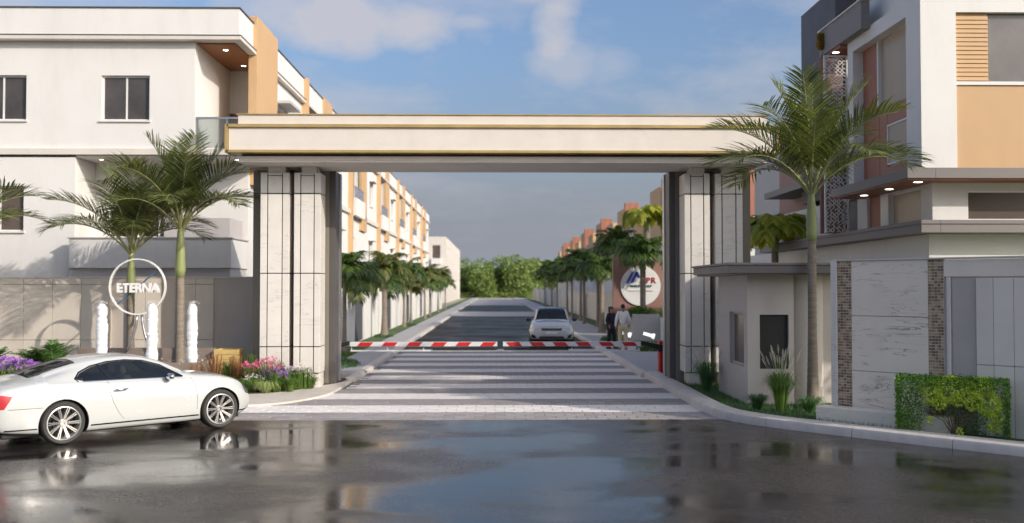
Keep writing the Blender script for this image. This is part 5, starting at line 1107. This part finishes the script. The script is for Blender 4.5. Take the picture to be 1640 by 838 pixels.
# ------------------------------------------------------------------ people
def skin(name, verts, edges, radii, m, parent, sub=2, root=0, rz=1.0):
    me = bpy.data.meshes.new(name); me.from_pydata(verts, edges, []); o = bpy.data.objects.new(name, me); COL.objects.link(o)
    o.modifiers.new('s','SKIN'); sv = me.skin_vertices[0].data if me.skin_vertices else None
    if sv is None:
        bpy.context.view_layer.objects.active = o; o.select_set(True); me.skin_vertices.new() if hasattr(me.skin_vertices,'new') else None; sv = me.skin_vertices[0].data
    for i, r in enumerate(radii): sv[i].radius = (r, r) if not isinstance(r, tuple) else r; sv[i].use_root = (i == root)
    q = o.modifiers.new('u','SUBSURF'); q.levels = sub; q.render_levels = sub
    me2 = ev(o); COL.objects.unlink(o); bpy.data.objects.remove(o); return link(name, me2, m, parent, smooth=True)
def person(loc, rz, label, top, bottom, hairm, skinm, H=1.75, stride=.12, long_hair=False):
    t = thing('person', loc, label, 'person', rz=rz); k = H/1.75   # faces -Y locally
    S = lambda p: (p[0]*k, p[1]*k, p[2]*k)
    J = dict(pel=(0,0,.93), waist=(0,.0,1.08), chest=(0,.01,1.30), neck=(0,.0,1.47), head0=(0,-.01,1.56), head=(0,-.02,1.64), headt=(0,-.01,1.70),
             shl=(.17,.0,1.42), ell=(.25,.03,1.14), wrl=(.26,-.07,.90), hal=(.26,-.09,.84), shr=(-.17,.0,1.42), elr=(-.24,.04,1.15), wrr=(-.25,-.12,.97), har=(-.25,-.16,.92),
             hil=(.09,0,.90), knl=(.10,-stride*.5,.50), anl=(.10,-stride*.6,.09), tol=(.11,-stride*.6-.15,.04), hir=(-.09,0,.90), knr=(-.10,stride*.3,.50), anr=(-.10,stride*.9,.10), tor=(-.11,stride*.9-.14,.04))
    names = list(J); V = [S(J[n]) for n in names]; ix = {n:i for i,n in enumerate(names)}
    rad = dict(pel=.115,waist=.105,chest=.125,neck=.052,head0=.068,head=.088,headt=.07,shl=.058,ell=.040,wrl=.028,hal=.03,shr=.058,elr=.040,wrr=.028,har=.03,hil=.085,knl=.056,anl=.038,tol=.032,hir=.085,knr=.056,anr=.038,tor=.032)
    E = [('pel','waist'),('waist','chest'),('chest','neck'),('neck','head0'),('head0','head'),('head','headt'),('chest','shl'),('shl','ell'),('ell','wrl'),('wrl','hal'),('chest','shr'),('shr','elr'),('elr','wrr'),('wrr','har'),('pel','hil'),('hil','knl'),('knl','anl'),('anl','tol'),('pel','hir'),('hir','knr'),('knr','anr'),('anr','tor')]
    E = [(ix[a],ix[b]) for a,b in E]; rr = [rad[n]*k for n in names]
    for h in ('hal','har'):
        b = ix[h]
        for q in range(4): V.append((V[b][0]+(q-1.5)*.003, V[b][1]-.02+(q-1.5)*.017, V[b][2]-.075+.006*abs(q-1.5))); rr.append(.008); E.append((b,len(V)-1))
        V.append((V[b][0], V[b][1]-.045, V[b][2]-.03)); rr.append(.009); E.append((b,len(V)-1))
    skin('body', V, E, rr, skinm, t)
    up = ['pel','waist','chest','shl','ell','wrl','shr','elr','wrr','neck']; iu = {n:i for i,n in enumerate(up)}
    skin('shirt', [S(J[n]) for n in up], [(iu[a],iu[b]) for a,b in [('pel','waist'),('waist','chest'),('chest','neck'),('chest','shl'),('shl','ell'),('ell','wrl'),('chest','shr'),('shr','elr'),('elr','wrr')]],
         [r*k for r in (.135,.13,.15,.082,.06,.045,.082,.06,.045,.05)], top, t)
    lo = ['pel','hil','knl','anl','hir','knr','anr']; il = {n:i for i,n in enumerate(lo)}
    skin('trousers', [S(J[n]) for n in lo], [(il[a],il[b]) for a,b in [('pel','hil'),('hil','knl'),('knl','anl'),('pel','hir'),('hir','knr'),('knr','anr')]], [r*k for r in (.135,.112,.084,.070,.112,.084,.070)], bottom, t)
    M = Matrix.Translation((0,.008*k,1.655*k)) @ Matrix.Rotation(R(-18),4,'X') @ Matrix.Diagonal((.086*k,.10*k,.098*k,1)); MB().lathe([(math.sin(a),math.cos(a)) for a in [R(100-12.5*i) for i in range(9)]],20,M).build('hair', hairm, t, local=True, smooth=True)
    if long_hair: MB().tube([(0,.07,1.66),(0,.10,1.52),(0,.09,1.36)],[.08,.07,.03],10).build('long_hair', hairm, t, local=True, smooth=True)
    for s, n in ((1,'tol'),(-1,'tor')):
        p = J[n]; B('shoe', BLACK if top is not SHIRT else mat('brown_shoe',(.12,.05,.025),.4), t, (p[0]*k-.045,p[0]*k+.045,p[1]*k-.06,p[1]*k+.21,0,.085), local=True, bevel=.03)
    return t
SHIRT = mat('shirt_white', (.85,.82,.78), .85, .05); KHAKI = mat('khaki_cloth', (.66,.56,.36), .85, .06); NAVY = mat('dark_cloth', (.02,.02,.03), .85, .1); SKINM = mat('skin', (.35,.19,.12), .55, .05); HAIR = mat('hair_black', (.012,.01,.01), .5)
person((4.92,38.3,.10), R(180), 'man in a white shirt and khaki trousers seen from behind beside the barrier', SHIRT, KHAKI, HAIR, SKINM, 1.80)
person((4.62,39.5,.10), R(35), 'person in dark clothes partly hidden behind the man in khaki trousers', NAVY, NAVY, HAIR, SKINM, 1.68, long_hair=True)
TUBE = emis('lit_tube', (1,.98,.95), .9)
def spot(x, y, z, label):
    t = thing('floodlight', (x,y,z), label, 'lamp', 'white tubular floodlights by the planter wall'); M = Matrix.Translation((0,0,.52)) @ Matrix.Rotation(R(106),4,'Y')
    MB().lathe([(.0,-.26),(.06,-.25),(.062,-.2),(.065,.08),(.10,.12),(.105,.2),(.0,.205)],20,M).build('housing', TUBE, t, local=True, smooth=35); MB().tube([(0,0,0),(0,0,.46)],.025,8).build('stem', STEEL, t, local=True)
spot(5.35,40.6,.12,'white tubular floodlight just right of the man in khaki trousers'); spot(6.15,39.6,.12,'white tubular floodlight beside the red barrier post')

# ------------------------------------------------------------------ trees behind the camera on the right that shade the booth and the kerb
SHL = leafmat('shade_tree_leaf', (.04,.09,.02), (.12,.2,.04), .25)
def shade_tree(x, y, h, rr, seed, label, n=5200, s=.34):
    t = thing('shade_tree', (x,y,0), label, 'tree', 'roadside trees right of the camera'); r_ = random.Random(seed); pts = []
    for _ in range(n):
        v = Vector((r_.gauss(0,1),r_.gauss(0,1),r_.gauss(0,1))).normalized()*r_.uniform(.2,1)**.5; k = 1+.3*noise.noise(v*1.8+Vector((seed*3,0,0))); pts.append((v.x*rr*k, v.y*rr*k, h-rr*.75+v.z*rr*.75*k))
    tag(leafcloud(pts,s,seed).build('crown', SHL, t, local=True), kind='stuff'); MB().tube([(0,0,0),(.1,0,h*.3),(0,.1,h*.62)],[.24,.18,.12],9).build('trunk', BARK, t, local=True)
    m = MB(); 
    for k in range(6): a = k*1.05; m.tube([(0,.1,h*.45),(math.cos(a)*rr*.6,math.sin(a)*rr*.6,h-rr*.7)],[.09,.03],6)
    m.build('branch', BARK, t, local=True)
for a in ((13.3,15.3,8.4,2.4,1,'shade tree behind the marble wall beyond the right edge'),): shade_tree(*a)
